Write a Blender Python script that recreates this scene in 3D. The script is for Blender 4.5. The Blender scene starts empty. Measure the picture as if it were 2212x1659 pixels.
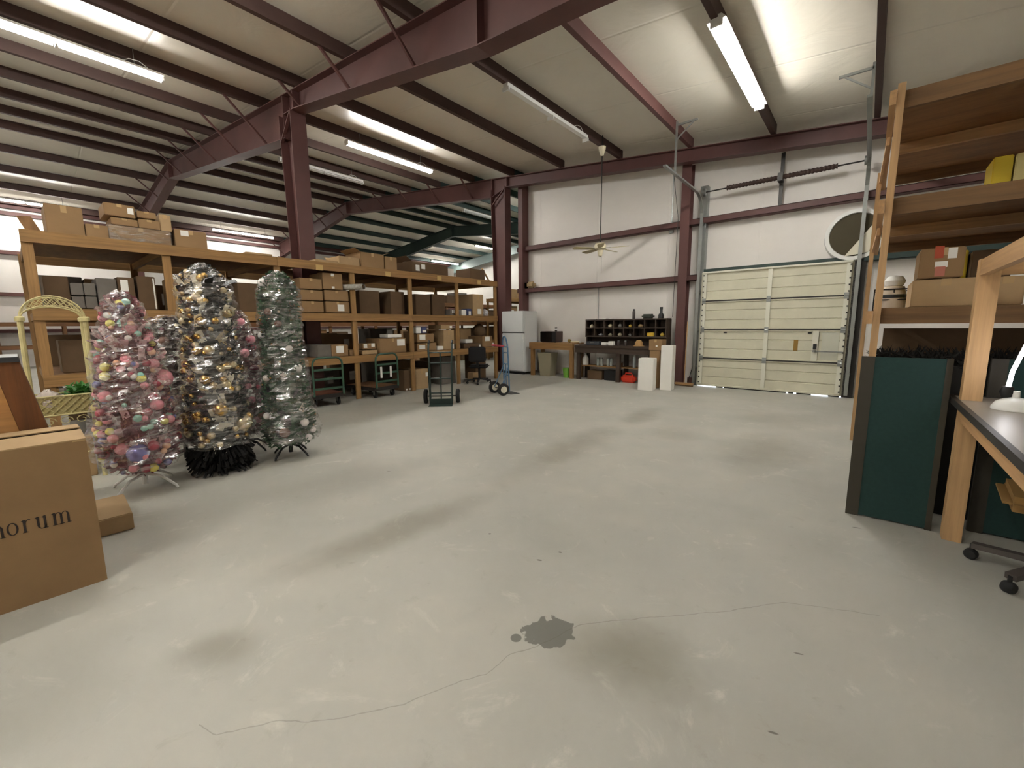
import bpy, bmesh, math, random
from mathutils import Vector, Matrix
R = math.radians
SC = bpy.context.scene
COL = SC.collection
# ------------------------------------------------------------------ camera
F_PX, PITCH, YAW, ROLL, CAM_H = 901.7, 0.13934, -0.70276, -0.008628, 1.35
def cam_axes():
    cp, sp, cy, sy = math.cos(PITCH), math.sin(PITCH), math.cos(YAW), math.sin(YAW)
    fw = Vector((sy*cp, cy*cp, -sp)); rt = Vector((cy, -sy, 0)); up = rt.cross(fw)
    c, s = math.cos(ROLL), math.sin(ROLL)
    return fw, rt*c+up*s, up*c-rt*s
FW, RT, UP = cam_axes()
CAM = Vector((0, 0, CAM_H))
cd = bpy.data.cameras.new('camera'); cam = bpy.data.objects.new('camera', cd); COL.objects.link(cam)
cam.matrix_world = Matrix(((RT.x, UP.x, -FW.x, 0), (RT.y, UP.y, -FW.y, 0), (RT.z, UP.z, -FW.z, CAM_H), (0, 0, 0, 1)))
cd.sensor_width = 36; cd.lens = F_PX/2212*36; cd.clip_start = .02; cd.clip_end = 200
SC.camera = cam
def on(px, py, ax, v):
    """photo pixel -> point on the plane axis=v (wall, floor or shelf front that the thing touches)"""
    d = FW*F_PX + RT*(px-1106) + UP*(829.5-py)
    return CAM + d*((v-CAM[ax])/d[ax])
def fl(px, py): return on(px, py, 2, 0)
# ------------------------------------------------------------------ world, exposure
w = bpy.data.worlds.new('world'); SC.world = w; w.use_nodes = True
w.node_tree.nodes['Background'].inputs[0].default_value = (.78, .86, 1, 1)
w.node_tree.nodes['Background'].inputs[1].default_value = 2.5
vs = SC.view_settings
vs.view_transform = 'Standard'; vs.look = 'None'; vs.gamma = 1; vs.exposure = 2.68; vs.use_curve_mapping = False
TUBE = 20.0          # fluorescent tube strength
TUBE_COL = (1, .98, .93)
# ------------------------------------------------------------------ materials
def lin(c):
    return tuple(((v/255)/12.92 if v/255 <= .04045 else ((v/255+.055)/1.055)**2.4) for v in c)
MATS = {}
def mat(name, rgb, rough=.7, metal=0, var=0, scale=(4, 4, 4), detail=4, rgb2=None, bump=0, bscale=None, spec=.5, coord='Object', coat=0):
    if name in MATS: return MATS[name]
    m = bpy.data.materials.new(name); m.use_nodes = True; MATS[name] = m
    nt = m.node_tree; b = nt.nodes['Principled BSDF']
    c = lin(rgb)
    b.inputs['Base Color'].default_value = (*c, 1); b.inputs['Roughness'].default_value = rough
    b.inputs['Metallic'].default_value = metal; b.inputs['Specular IOR Level'].default_value = spec
    if coat: b.inputs['Coat Weight'].default_value = coat; b.inputs['Coat Roughness'].default_value = .15
    if var or bump:
        tc = nt.nodes.new('ShaderNodeTexCoord'); mp = nt.nodes.new('ShaderNodeMapping'); mp.inputs['Scale'].default_value = scale
        nt.links.new(tc.outputs[coord], mp.inputs[0])
        n = nt.nodes.new('ShaderNodeTexNoise'); n.inputs['Scale'].default_value = 1; n.inputs['Detail'].default_value = detail
        n.inputs['Roughness'].default_value = .6
        nt.links.new(mp.outputs[0], n.inputs['Vector'])
        if var:
            r = nt.nodes.new('ShaderNodeValToRGB')
            c2 = lin(rgb2) if rgb2 else tuple(x*(1-var) for x in c); c1 = tuple(min(1, x*(1+var*.5)) for x in c)
            r.color_ramp.elements[0].position = .3; r.color_ramp.elements[1].position = .7
            r.color_ramp.elements[0].color = (*c2, 1); r.color_ramp.elements[1].color = (*c1, 1)
            nt.links.new(n.outputs['Fac'], r.inputs[0]); nt.links.new(r.outputs[0], b.inputs['Base Color'])
        if bump:
            nb = n
            if bscale:
                nb = nt.nodes.new('ShaderNodeTexNoise'); nb.inputs['Scale'].default_value = bscale; nb.inputs['Detail'].default_value = 3
                nt.links.new(tc.outputs[coord], nb.inputs['Vector'])
            bp = nt.nodes.new('ShaderNodeBump'); bp.inputs['Strength'].default_value = bump; bp.inputs['Distance'].default_value = .02
            nt.links.new(nb.outputs['Fac'], bp.inputs['Height']); nt.links.new(bp.outputs[0], b.inputs['Normal'])
    return m
def emit(name, rgb, s):
    if name in MATS: return MATS[name]
    m = bpy.data.materials.new(name); m.use_nodes = True; MATS[name] = m
    b = m.node_tree.nodes['Principled BSDF']
    b.inputs['Base Color'].default_value = (.8, .8, .8, 1); b.inputs['Emission Color'].default_value = (*rgb, 1); b.inputs['Emission Strength'].default_value = s
    return m
def wood(name, rgb, axis, var=.35, rough=.65):
    s = [38, 38, 38]; s[axis] = 1.6
    return mat(name, rgb, rough, var=var, scale=s, detail=5, bump=.08)
WX = wood('fir_x', (150, 113, 66), 0); WY = wood('fir_y', (150, 113, 66), 1); WZ = wood('fir_z', (152, 115, 68), 2)
PX = wood('pine_x', (180, 140, 94), 0, .25); PY = wood('pine_y', (184, 144, 98), 1, .25); PZ = wood('pine_z', (190, 152, 106), 2, .25)
PLY = mat('plywood', (138, 100, 60), .7, var=.3, scale=(3, 14, 3))
CARD = mat('cardboard', (146, 116, 80), .85, var=.10, scale=(5, 5, 5))
CARD_L = mat('cardboard_pale', (172, 144, 106), .85, var=.1, scale=(5, 5, 5))
CARD_D = mat('cardboard_dark', (98, 76, 52), .85, var=.15, scale=(5, 5, 5))
CARD_G = mat('cardboard_grey', (112, 106, 98), .85, var=.15, scale=(5, 5, 5))
TAPE = mat('packing_tape', (186, 156, 112), .25, spec=.7)
PAPER = mat('white_paper', (236, 234, 228), .7)
INK = mat('black_ink', (40, 30, 24), .7)
RED_ST = mat('red_oxide_steel', (92, 58, 54), .55, var=.18, scale=(2, 2, 2))
RED_DK = mat('red_oxide_purlin', (72, 50, 44), .6, var=.2, scale=(2, 2, 2))
GREEN_ST = mat('green_steel', (44, 62, 58), .55, var=.15, scale=(2, 2, 2))
GALV = mat('galvanised_steel', (150, 153, 150), .35, metal=.8, var=.12, scale=(6, 6, 6))
DKSTEEL = mat('dark_steel', (58, 56, 54), .45, metal=.6)
BLACK = mat('black_plastic', (22, 22, 23), .5)
RUBBER = mat('black_rubber', (24, 24, 24), .85)
WHITE_P = mat('white_paint', (226, 226, 222), .4)
WHITE_E = mat('white_enamel', (232, 234, 234), .3)
# ------------------------------------------------------------------ mesh builder
class MB:
    def __init__(s): s.v = []; s.f = []; s.sm = []
    def add(s, vs, fs, smooth=False):
        o = len(s.v); s.v += [tuple(v) for v in vs]
        for f in fs: s.f.append([i+o for i in f]); s.sm.append(smooth)
        return s
    def box(s, x0, x1, y0, y1, z0, z1, M=None):
        vs = [(x, y, z) for z in (z0, z1) for y in (y0, y1) for x in (x0, x1)]
        if M is not None: vs = [M @ Vector(v) for v in vs]
        return s.add(vs, [(0, 2, 3, 1), (4, 5, 7, 6), (0, 1, 5, 4), (2, 6, 7, 3), (0, 4, 6, 2), (1, 3, 7, 5)])
    def bar(s, a, b, w=.04, h=None, up=(0, 0, 1)):
        """rectangular bar from a to b, w across, h along 'up'"""
        a, b = Vector(a), Vector(b); h = h or w
        d = (b-a).normalized(); u = Vector(up)
        if abs(d.dot(u)) > .98: u = Vector((0, 1, 0))
        r = d.cross(u).normalized(); u = r.cross(d)
        vs = [p + r*sx*w/2 + u*sz*h/2 for p in (a, b) for sz in (-1, 1) for sx in (-1, 1)]
        return s.add(vs, [(0, 1, 3, 2), (4, 6, 7, 5), (0, 4, 5, 1), (2, 3, 7, 6), (0, 2, 6, 4), (1, 5, 7, 3)])
    def tube(s, pts, r=.015, n=8, cap=True):
        pts = [Vector(p) for p in pts]; rs = r if isinstance(r, (list, tuple)) else [r]*len(pts)
        d0 = (pts[1]-pts[0]).normalized(); u = Vector((0, 0, 1)) if abs(d0.z) < .9 else Vector((0, 1, 0))
        vs = []
        for i, p in enumerate(pts):
            d = (pts[min(i+1, len(pts)-1)]-pts[max(i-1, 0)]).normalized()
            a = d.cross(u)
            if a.length < 1e-4: a = d.cross(Vector((1, 0, 0)))
            a.normalize(); u = a.cross(d).normalized()
            for k in range(n):
                t = 2*math.pi*k/n; vs.append(p + (a*math.cos(t)+u*math.sin(t))*rs[i])
        fs = [(i*n+k, i*n+(k+1) % n, (i+1)*n+(k+1) % n, (i+1)*n+k) for i in range(len(pts)-1) for k in range(n)]
        s.add(vs, fs, True)
        if cap:
            s.add(vs[:n], [tuple(range(n))[::-1]]); s.add(vs[-n:], [tuple(range(n))])
        return s
    def lathe(s, prof, c=(0, 0, 0), n=20, M=None, smooth=True):
        """prof = [(r,z)...]"""
        vs = []
        for r, z in prof:
            for k in range(n):
                t = 2*math.pi*k/n; vs.append(Vector((c[0]+r*math.cos(t), c[1]+r*math.sin(t), c[2]+z)))
        if M is not None: vs = [M @ v for v in vs]
        fs = [(i*n+k, i*n+(k+1) % n, (i+1)*n+(k+1) % n, (i+1)*n+k) for i in range(len(prof)-1) for k in range(n)]
        s.add(vs, fs, smooth)
        if prof[0][0] > 1e-5: s.add(vs[:n], [tuple(range(n))[::-1]])
        if prof[-1][0] > 1e-5: s.add(vs[-n:], [tuple(range(n))])
        return s
    def prism(s, poly, fn, t):
        """poly 2d outline, fn(u,v,w) -> 3d, thickness t in w"""
        n = len(poly)
        vs = [fn(u, v, 0) for u, v in poly] + [fn(u, v, t) for u, v in poly]
        return s.add(vs, [tuple(range(n))[::-1], tuple(range(n, 2*n))] + [(i, (i+1) % n, n+(i+1) % n, n+i) for i in range(n)])
    def mesh(s, name, m):
        me = bpy.data.meshes.new(name); me.from_pydata([tuple(v) for v in s.v], [], s.f); me.update()
        bm = bmesh.new(); bm.from_mesh(me); bmesh.ops.remove_doubles(bm, verts=bm.verts, dist=1e-5); bmesh.ops.recalc_face_normals(bm, faces=bm.faces); 
        bm.to_mesh(me); bm.free()
        if any(s.sm):
            me.shade_smooth()
            try: me.set_sharp_from_angle(angle=R(40))
            except Exception: pass
        me.materials.append(m); return me
    def build(s, name, m, parent=None, loc=None, bevel=0):
        me = s.mesh(name, m)
        if bevel:
            bm = bmesh.new(); bm.from_mesh(me)
            bmesh.ops.bevel(bm, geom=list(bm.edges), offset=bevel, segments=2, affect='EDGES', clamp_overlap=True)
            bm.to_mesh(me); bm.free()
        return link(name, me, parent, loc)
def link(name, me, parent=None, loc=None):
    o = bpy.data.objects.new(name, me); COL.objects.link(o)
    if parent: o.parent = parent
    if loc is not None: o.location = loc
    return o
def tag(o, label, cat=None, group=None, kind=None):
    o['label'] = label
    if cat: o['category'] = cat
    if group: o['group'] = group
    if kind: o['kind'] = kind
    return o
def thing(name, label, cat, loc=(0, 0, 0), rz=0, group=None):
    o = bpy.data.objects.new(name, None); COL.objects.link(o); o.location = loc; o.rotation_euler = (0, 0, rz)
    o.empty_display_size = .1
    return tag(o, label, cat, group)
def struct(o, label=None):
    o['kind'] = 'structure'
    if label: o['label'] = label
    return o
def copy_tree(o, parent=None):
    c = o.copy(); COL.objects.link(c); c.parent = parent
    for ch in list(o.children): copy_tree(ch, c)
    return c
def B(x0, x1, y0, y1, z0, z1): return MB().box(x0, x1, y0, y1, z0, z1)
# ------------------------------------------------------------------ floor
XL, XR, YB, YW, YF = -23.5, 2.9, -4.0, 9.8, 21.2
XE = -7.75                      # end of the wall with the overhead door
def floor_mat():
    m = bpy.data.materials.new('concrete_floor'); m.use_nodes = True
    nt = m.node_tree; N = nt.nodes; L = nt.links; b = N['Principled BSDF']
    tc = N.new('ShaderNodeTexCoord'); P = tc.outputs['Object']
    def noise(sc, det=4, rough=.6, dist=0, vec=P):
        n = N.new('ShaderNodeTexNoise'); n.inputs['Scale'].default_value = sc; n.inputs['Detail'].default_value = det
        n.inputs['Roughness'].default_value = rough; n.inputs['Distortion'].default_value = dist; L.new(vec, n.inputs['Vector']); return n.outputs['Fac']
    def ramp(fac, p0, p1, a=0., c=1.):
        r = N.new('ShaderNodeMapRange'); r.interpolation_type = 'SMOOTHSTEP'
        for k, v in zip(range(1, 5), (p0, p1, a, c)): r.inputs[k].default_value = v
        L.new(fac, r.inputs[0]); return r.outputs[0]
    def math_(op, a, c):
        n = N.new('ShaderNodeMath'); n.operation = op
        for i, v in enumerate((a, c)):
            if isinstance(v, (int, float)): n.inputs[i].default_value = v
            else: L.new(v, n.inputs[i])
        return n.outputs[0]
    def mix(fac, a, c, mode='MIX'):
        n = N.new('ShaderNodeMix'); n.data_type = 'RGBA'; n.blend_type = mode
        if isinstance(fac, (int, float)): n.inputs[0].default_value = fac
        else: L.new(fac, n.inputs[0])
        for i, v in ((6, a), (7, c)):
            if isinstance(v, tuple): n.inputs[i].default_value = (*lin(v), 1)
            else: L.new(v, n.inputs[i])
        return n.outputs[2]
    def ell(cx, cy, rx, ry, rot=0, vec=P):
        mp = N.new('ShaderNodeMapping'); mp.vector_type = 'TEXTURE'
        mp.inputs['Location'].default_value = (cx, cy, 0); mp.inputs['Rotation'].default_value = (0, 0, R(rot)); mp.inputs['Scale'].default_value = (rx, ry, 1)
        L.new(vec, mp.inputs[0]); ln = N.new('ShaderNodeVectorMath'); ln.operation = 'LENGTH'; L.new(mp.outputs[0], ln.inputs[0]); return ln.outputs['Value']
    col = mix(ramp(noise(.7, 3), .3, .7), (163, 162, 153), (181, 178, 168))
    col = mix(math_('MULTIPLY', ramp(noise(2.6, 6, .65, .6), .35, .65), .55), col, (171, 170, 162))
    col = mix(math_('MULTIPLY', ramp(noise(2.2, 6, .72, 2.0), .56, .78), .6), col, (210, 207, 196))
    col = mix(math_('MULTIPLY', ramp(noise(9, 5, .7, .4), .58, .75), .28), col, (140, 134, 120))
    # dirt patches and tyre tracks
    d = noise(1.6, 4); 
    blobs = [(-.66, 1.50, .42, .34, 30, .55), (-2.29, 1.56, .26, .95, -4, .45), (-2.42, 3.9, .34, 1.5, 4, .38), (-2.46, 5.9, .30, 1.0, 0, .42),
             (-.75, 5.1, .55, 1.0, 0, .36), (-1.77, 5.2, .5, .55, 0, .22), (-2.0, .42, .24, .17, 40, .38), (-3.4, 1.9, .5, 1.5, -10, .2), (-.9, 6.9, .8, .8, 0, .25), (-.1, 1.3, .5, .6, 0, .12)]
    for cx, cy, rx, ry, rot, a in blobs:
        e = ramp(math_('ADD', ell(cx, cy, rx, ry, rot), math_('MULTIPLY', math_('SUBTRACT', d, .5), 1.2)), .1, 1., a, 0.)
        col = mix(e, col, (104, 95, 76))
    # damp spot with crisp edge
    wn = N.new('ShaderNodeTexNoise'); wn.inputs['Scale'].default_value = 16; wn.inputs['Detail'].default_value = 3; L.new(P, wn.inputs['Vector'])
    vm = N.new('ShaderNodeVectorMath'); vm.operation = 'MULTIPLY_ADD'; vm.inputs[1].default_value = (.15, .15, 0); L.new(wn.outputs['Color'], vm.inputs[0]); L.new(P, vm.inputs[2])
    wet = math_('MAXIMUM', ramp(ell(-.895, 1.46, .085, .125, -38, vm.outputs[0]), .93, 1.0, 1., 0.), ramp(ell(-1.06, 1.264, .026, .026), .85, 1.0, 1., 0.))
    col = mix(math_('MULTIPLY', wet, .8), col, (92, 92, 84))
    # hairline crack
    pts = [fl(*q) for q in ((430, 1565), (465, 1590), (600, 1556), (665, 1562), (720, 1553), (790, 1540), (870, 1520), (990, 1474), (1050, 1455), (1100, 1415), (1160, 1395), (1250, 1350), (1400, 1334), (1560, 1322), (1690, 1300), (1900, 1330))]
    a0, a1 = pts[0].xy, pts[-1].xy; u = (a1-a0).normalized(); ln = (a1-a0).length; v = Vector((-u.y, u.x))
    du = N.new('ShaderNodeVectorMath'); du.operation = 'DOT_PRODUCT'; du.inputs[1].default_value = (u.x, u.y, 0); L.new(P, du.inputs[0])
    dv = N.new('ShaderNodeVectorMath'); dv.operation = 'DOT_PRODUCT'; dv.inputs[1].default_value = (v.x, v.y, 0); L.new(P, dv.inputs[0])
    t = math_('DIVIDE', math_('SUBTRACT', du.outputs['Value'], u.dot(a0)), ln)
    fc = N.new('ShaderNodeFloatCurve'); cv = fc.mapping.curves[0]
    q = [(max(0, min(1, (p.xy-a0).dot(u)/ln)), (p.xy-a0).dot(v)/.8+.5) for p in pts]
    while len(cv.points) < len(q): cv.points.new(.5, .5)
    for cp, (x, y) in zip(cv.points, q): cp.location = (x, y); cp.handle_type = 'VECTOR'
    fc.mapping.update(); L.new(t, fc.inputs['Value'])
    off = math_('MULTIPLY', math_('SUBTRACT', fc.outputs[0], .5), .8)
    off = math_('ADD', off, math_('MULTIPLY', math_('SUBTRACT', noise(9, 3), .5), .03))
    dist = math_('ABSOLUTE', math_('SUBTRACT', math_('SUBTRACT', dv.outputs['Value'], v.dot(a0)), off), 0)
    cr = ramp(dist, .0008, .0035, 1., 0.)
    cr = math_('MULTIPLY', cr, math_('MULTIPLY', math_('GREATER_THAN', t, 0.), math_('LESS_THAN', t, 1.)))
    col = mix(math_('MULTIPLY', cr, .38), col, (96, 90, 78))
    # scuffs
    for px, py, rx, ry in ((1725, 1412, .022, .006), (1670, 1583, .02, .006), (1058, 1153, .012, .012), (1210, 1193, .014, .01), (1165, 1210, .02, .01), (840, 1018, .03, .006), (1850, 1140, .03, .01)):
        p = fl(px, py); col = mix(ramp(ell(p.x, p.y, rx, ry, 20, vm.outputs[0]) if 0 else ell(p.x, p.y, rx, ry, 20), .5, 1., .7, 0.), col, (66, 58, 46))
    L.new(col, b.inputs['Base Color'])
    b.inputs['Roughness'].default_value = .55; b.inputs['Specular IOR Level'].default_value = .35
    bp = N.new('ShaderNodeBump'); bp.inputs['Strength'].default_value = .12; bp.inputs['Distance'].default_value = .01
    L.new(noise(14, 5), bp.inputs['Height']); L.new(bp.outputs[0], b.inputs['Normal'])
    return m
struct(B(XL-.3, XR+.3, YB-.3, YF+.3, -.15, 0).build('floor', floor_mat()), 'grey trowelled concrete warehouse floor with dark tyre marks and a crack')
# ------------------------------------------------------------------ roof and walls
XRIDGE = -16.5
def T(x):      # underside of the purlins = top of the rafters
    return 4.56-.109*(x+.19) if x >= XRIDGE else 4.56-.109*(XRIDGE+.19) + .109*(x-XRIDGE)
def vinyl(name, rgb, rough, axis, bump=.35):
    m = mat(name, rgb, rough, var=.06, scale=(.6, .6, .6), spec=.6)
    nt = m.node_tree; N = nt.nodes; L = nt.links; b = N['Principled BSDF']
    tc = N.new('ShaderNodeTexCoord'); sx = N.new('ShaderNodeSeparateXYZ'); L.new(tc.outputs['Object'], sx.inputs[0])
    n1 = N.new('ShaderNodeTexNoise'); n1.inputs['Scale'].default_value = 1.7; n1.inputs['Detail'].default_value = 4; n1.inputs['Distortion'].default_value = .8; L.new(tc.outputs['Object'], n1.inputs['Vector'])
    pp = N.new('ShaderNodeMath'); pp.operation = 'PINGPONG'; pp.inputs[1].default_value = .9; L.new(sx.outputs[axis], pp.inputs[0])
    ls = N.new('ShaderNodeMapRange'); ls.inputs[1].default_value = 0; ls.inputs[2].default_value = .03; ls.inputs[3].default_value = -.5; ls.inputs[4].default_value = 0; L.new(pp.outputs[0], ls.inputs[0])
    ad = N.new('ShaderNodeMath'); L.new(n1.outputs['Fac'], ad.inputs[0]); L.new(ls.outputs[0], ad.inputs[1])
    bp = N.new('ShaderNodeBump'); bp.inputs['Strength'].default_value = bump; bp.inputs['Distance'].default_value = .06
    L.new(ad.outputs[0], bp.inputs['Height']); L.new(bp.outputs[0], b.inputs['Normal'])
    return m
VIN_R = vinyl('roof_insulation_vinyl', (226, 220, 206), .4, 1)
VIN_W = vinyl('wall_insulation_vinyl', (224, 219, 213), .5, 0, .22)
GREEN_W = mat('green_wall_sheet', (60, 92, 76), .6)
c = MB(); PD = .19
for a, b_ in ((XR+.3, XRIDGE), (XRIDGE, XL-.3)):
    za, zb = T(a)+PD, T(b_)+PD
    c.add([(a, YB-.3, za), (a, YF+.3, za), (b_, YF+.3, zb), (b_, YB-.3, zb), (a, YB-.3, za+.12), (a, YF+.3, za+.12), (b_, YF+.3, zb+.12), (b_, YB-.3, zb+.12)],
          [(0, 1, 2, 3), (7, 6, 5, 4), (0, 4, 5, 1), (1, 5, 6, 2), (2, 6, 7, 3), (3, 7, 4, 0)])
struct(c.build('ceiling', VIN_R), 'white vinyl faced roof insulation between the purlins')
def gable(x0, x1, y0, y1, name, m, label, z0=0):
    b = MB(); xs = sorted({x0, x1} | ({XRIDGE} if x0 < XRIDGE < x1 else set()))
    for xa, xb in zip(xs, xs[1:]):
        v = [(xa, y, z) for y in (y0, y1) for z in (z0, T(xa)+PD+.06)] + [(xb, y, z) for y in (y0, y1) for z in (z0, T(xb)+PD+.06)]
        b.add(v, [(0, 1, 5, 4), (2, 6, 7, 3), (0, 4, 6, 2), (1, 3, 7, 5), (0, 2, 3, 1), (4, 5, 7, 6)])
    return struct(b.build(name, m), label)
# back wall with opening for the overhead door
DX0, DX1, DZ = -2.78, -.27, 2.44
gable(XE, DX0, YW, YW+.2, 'wall_back', VIN_W, 'white insulated wall behind the workbench')
gable(DX0, DX1, YW, YW+.2, 'wall_back_header', VIN_W, 'white insulated wall above the overhead door', DZ)
gable(DX1, XR+.3, YW, YW+.2, 'wall_back_end', VIN_W, 'white insulated wall beside the overhead door')
gable(XL-.3, XR+.3, YB-.2, YB, 'wall_front', VIN_W, 'white insulated wall at the far end of the warehouse')
gable(XL-.3, XE+.1, YF, YF+.2, 'wall_far', VIN_W, 'white insulated end wall of the storage section')
struct(B(XL-.2, XL, YB, YF, 0, T(XL)+PD+.05).build('wall_left', VIN_W), 'white insulated side wall with red girts')
struct(B(XR, XR+.2, YB, YW, 0, T(XR)+PD+.05).build('wall_right', VIN_W), 'white insulated side wall behind the tall timber rack')
struct(B(XE, XE+.12, YW+.2, YF, 0, T(XE)+PD+.05).build('wall_partition', GREEN_W), 'green sheet wall of the rear storage section')
struct(B(-6, 3, YW+.2, 16, -.17, -.03).build('driveway', mat('driveway_concrete', (200, 200, 198), .9)), 'pale concrete driveway outside the overhead door')
# purlins
def purlin(x, y0, y1, m):
    z = T(x); s = 1 if x < XRIDGE else -1
    xw = x+.075
    p = MB().box(xw-.008, xw, y0, y1, z, z+PD).box(x, xw-.008, y0, y1, z, z+.008).box(xw, xw+.06, y0, y1, z+PD-.008, z+PD).box(x, x+.006, y0, y1, z+.008, z+.025)
    return struct(p.build('purlin', m), 'long roof purlin under the insulation')
xs = [1.33, -.2, -1.63, -3.08, -4.62, -6.18] + [-7.8-1.53*k for k in range(0, 6)] + [XRIDGE-.35-1.52*k for k in range(0, 5)]
for x in xs:
    purlin(x, YB, 9.3, RED_DK if abs(x+3.08) > .1 else RED_ST)
    if x < XE: purlin(x, 9.3, YF, GREEN_ST)
struct(B(XL+.0, XL+.2, YB, YF, T(XL)-.02, T(XL)+PD-.01).build('eave_strut', RED_ST), 'red eave strut at the top of the side wall')
# rafters
def rafter(y, secs, m, fw=.2, ft=.014, braces=(), label='', side=-1):
    """secs = [(x, depth)...] ordered by falling x"""
    b = MB()
    for (xa, da), (xb, db) in zip(secs, secs[1:]):
        for (t0, t1, hw, bot) in ((0, 1, .005, 0), (0, 0, fw/2, 1), (1, 1, fw/2, 2)):
            ta, tb = T(xa)-.001, T(xb)-.001
            if xa == XRIDGE: ta = T(XRIDGE)-.001
            if bot == 0: za0, za1, zb0, zb1 = ta-da, ta, tb-db, tb
            elif bot == 1: za0, za1, zb0, zb1 = ta-ft, ta, tb-ft, tb
            else: za0, za1, zb0, zb1 = ta-da, ta-da+ft, tb-db, tb-db+ft
            v = [(xa, y-hw, za0), (xa, y+hw, za0), (xa, y-hw, za1), (xa, y+hw, za1), (xb, y-hw, zb0), (xb, y+hw, zb0), (xb, y-hw, zb1), (xb, y+hw, zb1)]
            b.add(v, [(0, 2, 3, 1), (4, 5, 7, 6), (0, 1, 5, 4), (2, 6, 7, 3), (0, 4, 6, 2), (1, 3, 7, 5)])
    o = struct(b.build('rafter', m), label)
    def dep(x):
        for (xa, da), (xb, db) in zip(secs, secs[1:]):
            if xb <= x <= xa: return da+(db-da)*(xa-x)/(xa-xb)
        return secs[-1][1]
    for x in [s[0] for s in secs[1:-1]]:     # splice plates / stiffeners
        d = dep(x); B(x-.012, x+.012, y-fw/2+.005, y+fw/2-.005, T(x)-d+.01, T(x)-.012).build('splice_plate', m, o)
    for x in braces:
        d = dep(x); z0 = T(x)-d+.05
        MB().bar((x, y+side*.02, z0), (x+.03, y+side*(d*.9+.12), T(x)+.03), .035, .035).build('flange_brace', m, o)
    return o
pb = [x for x in xs if -15.5 < x < -3.5]
rafter(3.65, [(XR, .57), (-2.1, .56), (-3.45, .6), (-7.9, .31), (-8.3, .33), (-8.31, .72), (XRIDGE, .5), (XL, .72)], RED_ST, .24, braces=pb+[x for x in xs if x < XRIDGE],
       label='deep tapered red steel rafter resting on the column behind the timber rack')
rafter(9.3, [(XR, .25), (-7.95, .27), (-8.5, .5), (XRIDGE, .46), (XL, .7)], RED_ST, .2, braces=[x for x in xs if x < -8.5], label='red steel rafter along the top of the wall with the overhead door')
rafter(14.95, [(XE, .5), (XRIDGE, .5), (XL, .7)], GREEN_ST, .2, label='dark green rafter in the rear storage section')
GREY_G = mat('grey_green_steel', (92, 106, 102), .5)
rafter(20.7, [(XE, .5), (XRIDGE, .5), (XL, .6)], GREY_G, .2, label='grey green rafter against the far end wall')
# columns
def column(x0, x1, xt0, y, w, ztop, m, label):
    """I section: web along x; tapers from x0 (bottom) to xt0 (top) on the rear flange"""
    b = MB(); f = .014
    def sl(xa0, xa1, xb0, xb1, hw, z1):
        v = [(xa0, y-hw, 0), (xa1, y-hw, 0), (xa1, y+hw, 0), (xa0, y+hw, 0), (xb0, y-hw, z1), (xb1, y-hw, z1), (xb1, y+hw, z1), (xb0, y+hw, z1)]
        b.add(v, [(3, 2, 1, 0), (4, 5, 6, 7), (0, 1, 5, 4), (1, 2, 6, 5), (2, 3, 7, 6), (3, 0, 4, 7)])
    sl(x1-f, x1, x1-f, x1, w/2, ztop); sl(x0, x0+f, xt0, xt0+f, w/2, ztop); sl(x0+f, x1-f, xt0+f, x1-f, .006, ztop)
    o = struct(b.build('column', m), label)
    B(x0-.04, x1+.04, y-w/2-.03, y+w/2+.03, 0, .02).build('base_plate', m, o)
    MB().bar((x1-.02, y-w/2+.02, ztop-.05), (xt0+.03, y-w/2+.02, ztop-.45), .05, .02).build('knee_brace', m, o)
    return o
column(-8.32, -7.98, -8.46, 3.65, .27, T(-8.2)-.30, RED_ST, 'red steel column rising behind the front timber rack')
column(-8.36, -7.98, -8.52, 9.3, .25, T(-8.2)-.27, RED_ST, 'red steel column beside the white refrigerator')
for yy in (3.65, 9.3): column(XL+.04, XL+.3, XL+.06, yy, .25, T(XL)-.6, RED_ST, 'red steel column against the far side wall')
# end wall framing
struct(B(XE-.02, XE+.13, 9.5, 9.78, 0, T(XE)+.05).build('trim_1', RED_ST), 'red jamb post at the open end of the wall')
struct(MB().box(-3.27, -3.08, 9.5, 9.512, 0, T(-3.2)-.2).box(-3.27, -3.08, 9.70, 9.712, 0, T(-3.2)-.2).box(-3.18, -3.17, 9.512, 9.70, 0, T(-3.2)-.2).build('trim_2', RED_ST), 'red steel wall post between workbench and overhead door')
def girt(x0, x1, z, name, y0=9.6, m=RED_ST):
    return struct(MB().box(x0, x1, y0, 9.79, z+.09, z+.1).box(x0, x1, y0, y0+.008, z-.02, z+.1).box(x0, x1, y0, 9.79, z-.02, z-.012).build(name, m), 'horizontal red wall girt')
girt(-7.9, DX0-.08, 2.30, 'trim_3'); girt(-7.9, XR, 3.46, 'trim_4'); girt(DX1+.12, XR, 2.42, 'trim_5', m=GREEN_ST)
struct(B(-3.0, DX0-.1, 9.62, 9.79, 0, .16).build('trim_6', RED_ST), 'red base channel at the foot of the wall')
struct(B(-1.50, -1.44, 9.62, 9.66, 3.58, T(-1.47)-.2).build('trim_7', DKSTEEL), 'steel strut above the overhead door')
for z in (5.4, 4.05, 2.6, 1.3): struct(B(XL, XL+.16, YB, YF, z-.06, z+.06).build('trim_%d' % (8+int(z*2)), RED_ST), 'red girt along the far side wall')
# door jambs
struct(B(DX0-.14, DX0-.0, 9.64, 9.8, 0, 4.2).build('trim_30', GALV), 'steel door jamb'); struct(B(DX1, DX1+.16, 9.62, 9.8, 0, 2.42).build('trim_31', DKSTEEL), 'dark steel door jamb')
struct(B(DX0, DX1, 9.645, 9.8, DZ-.04, DZ+.06).build('trim_32', GREEN_ST), 'green head flashing over the overhead door')
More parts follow.
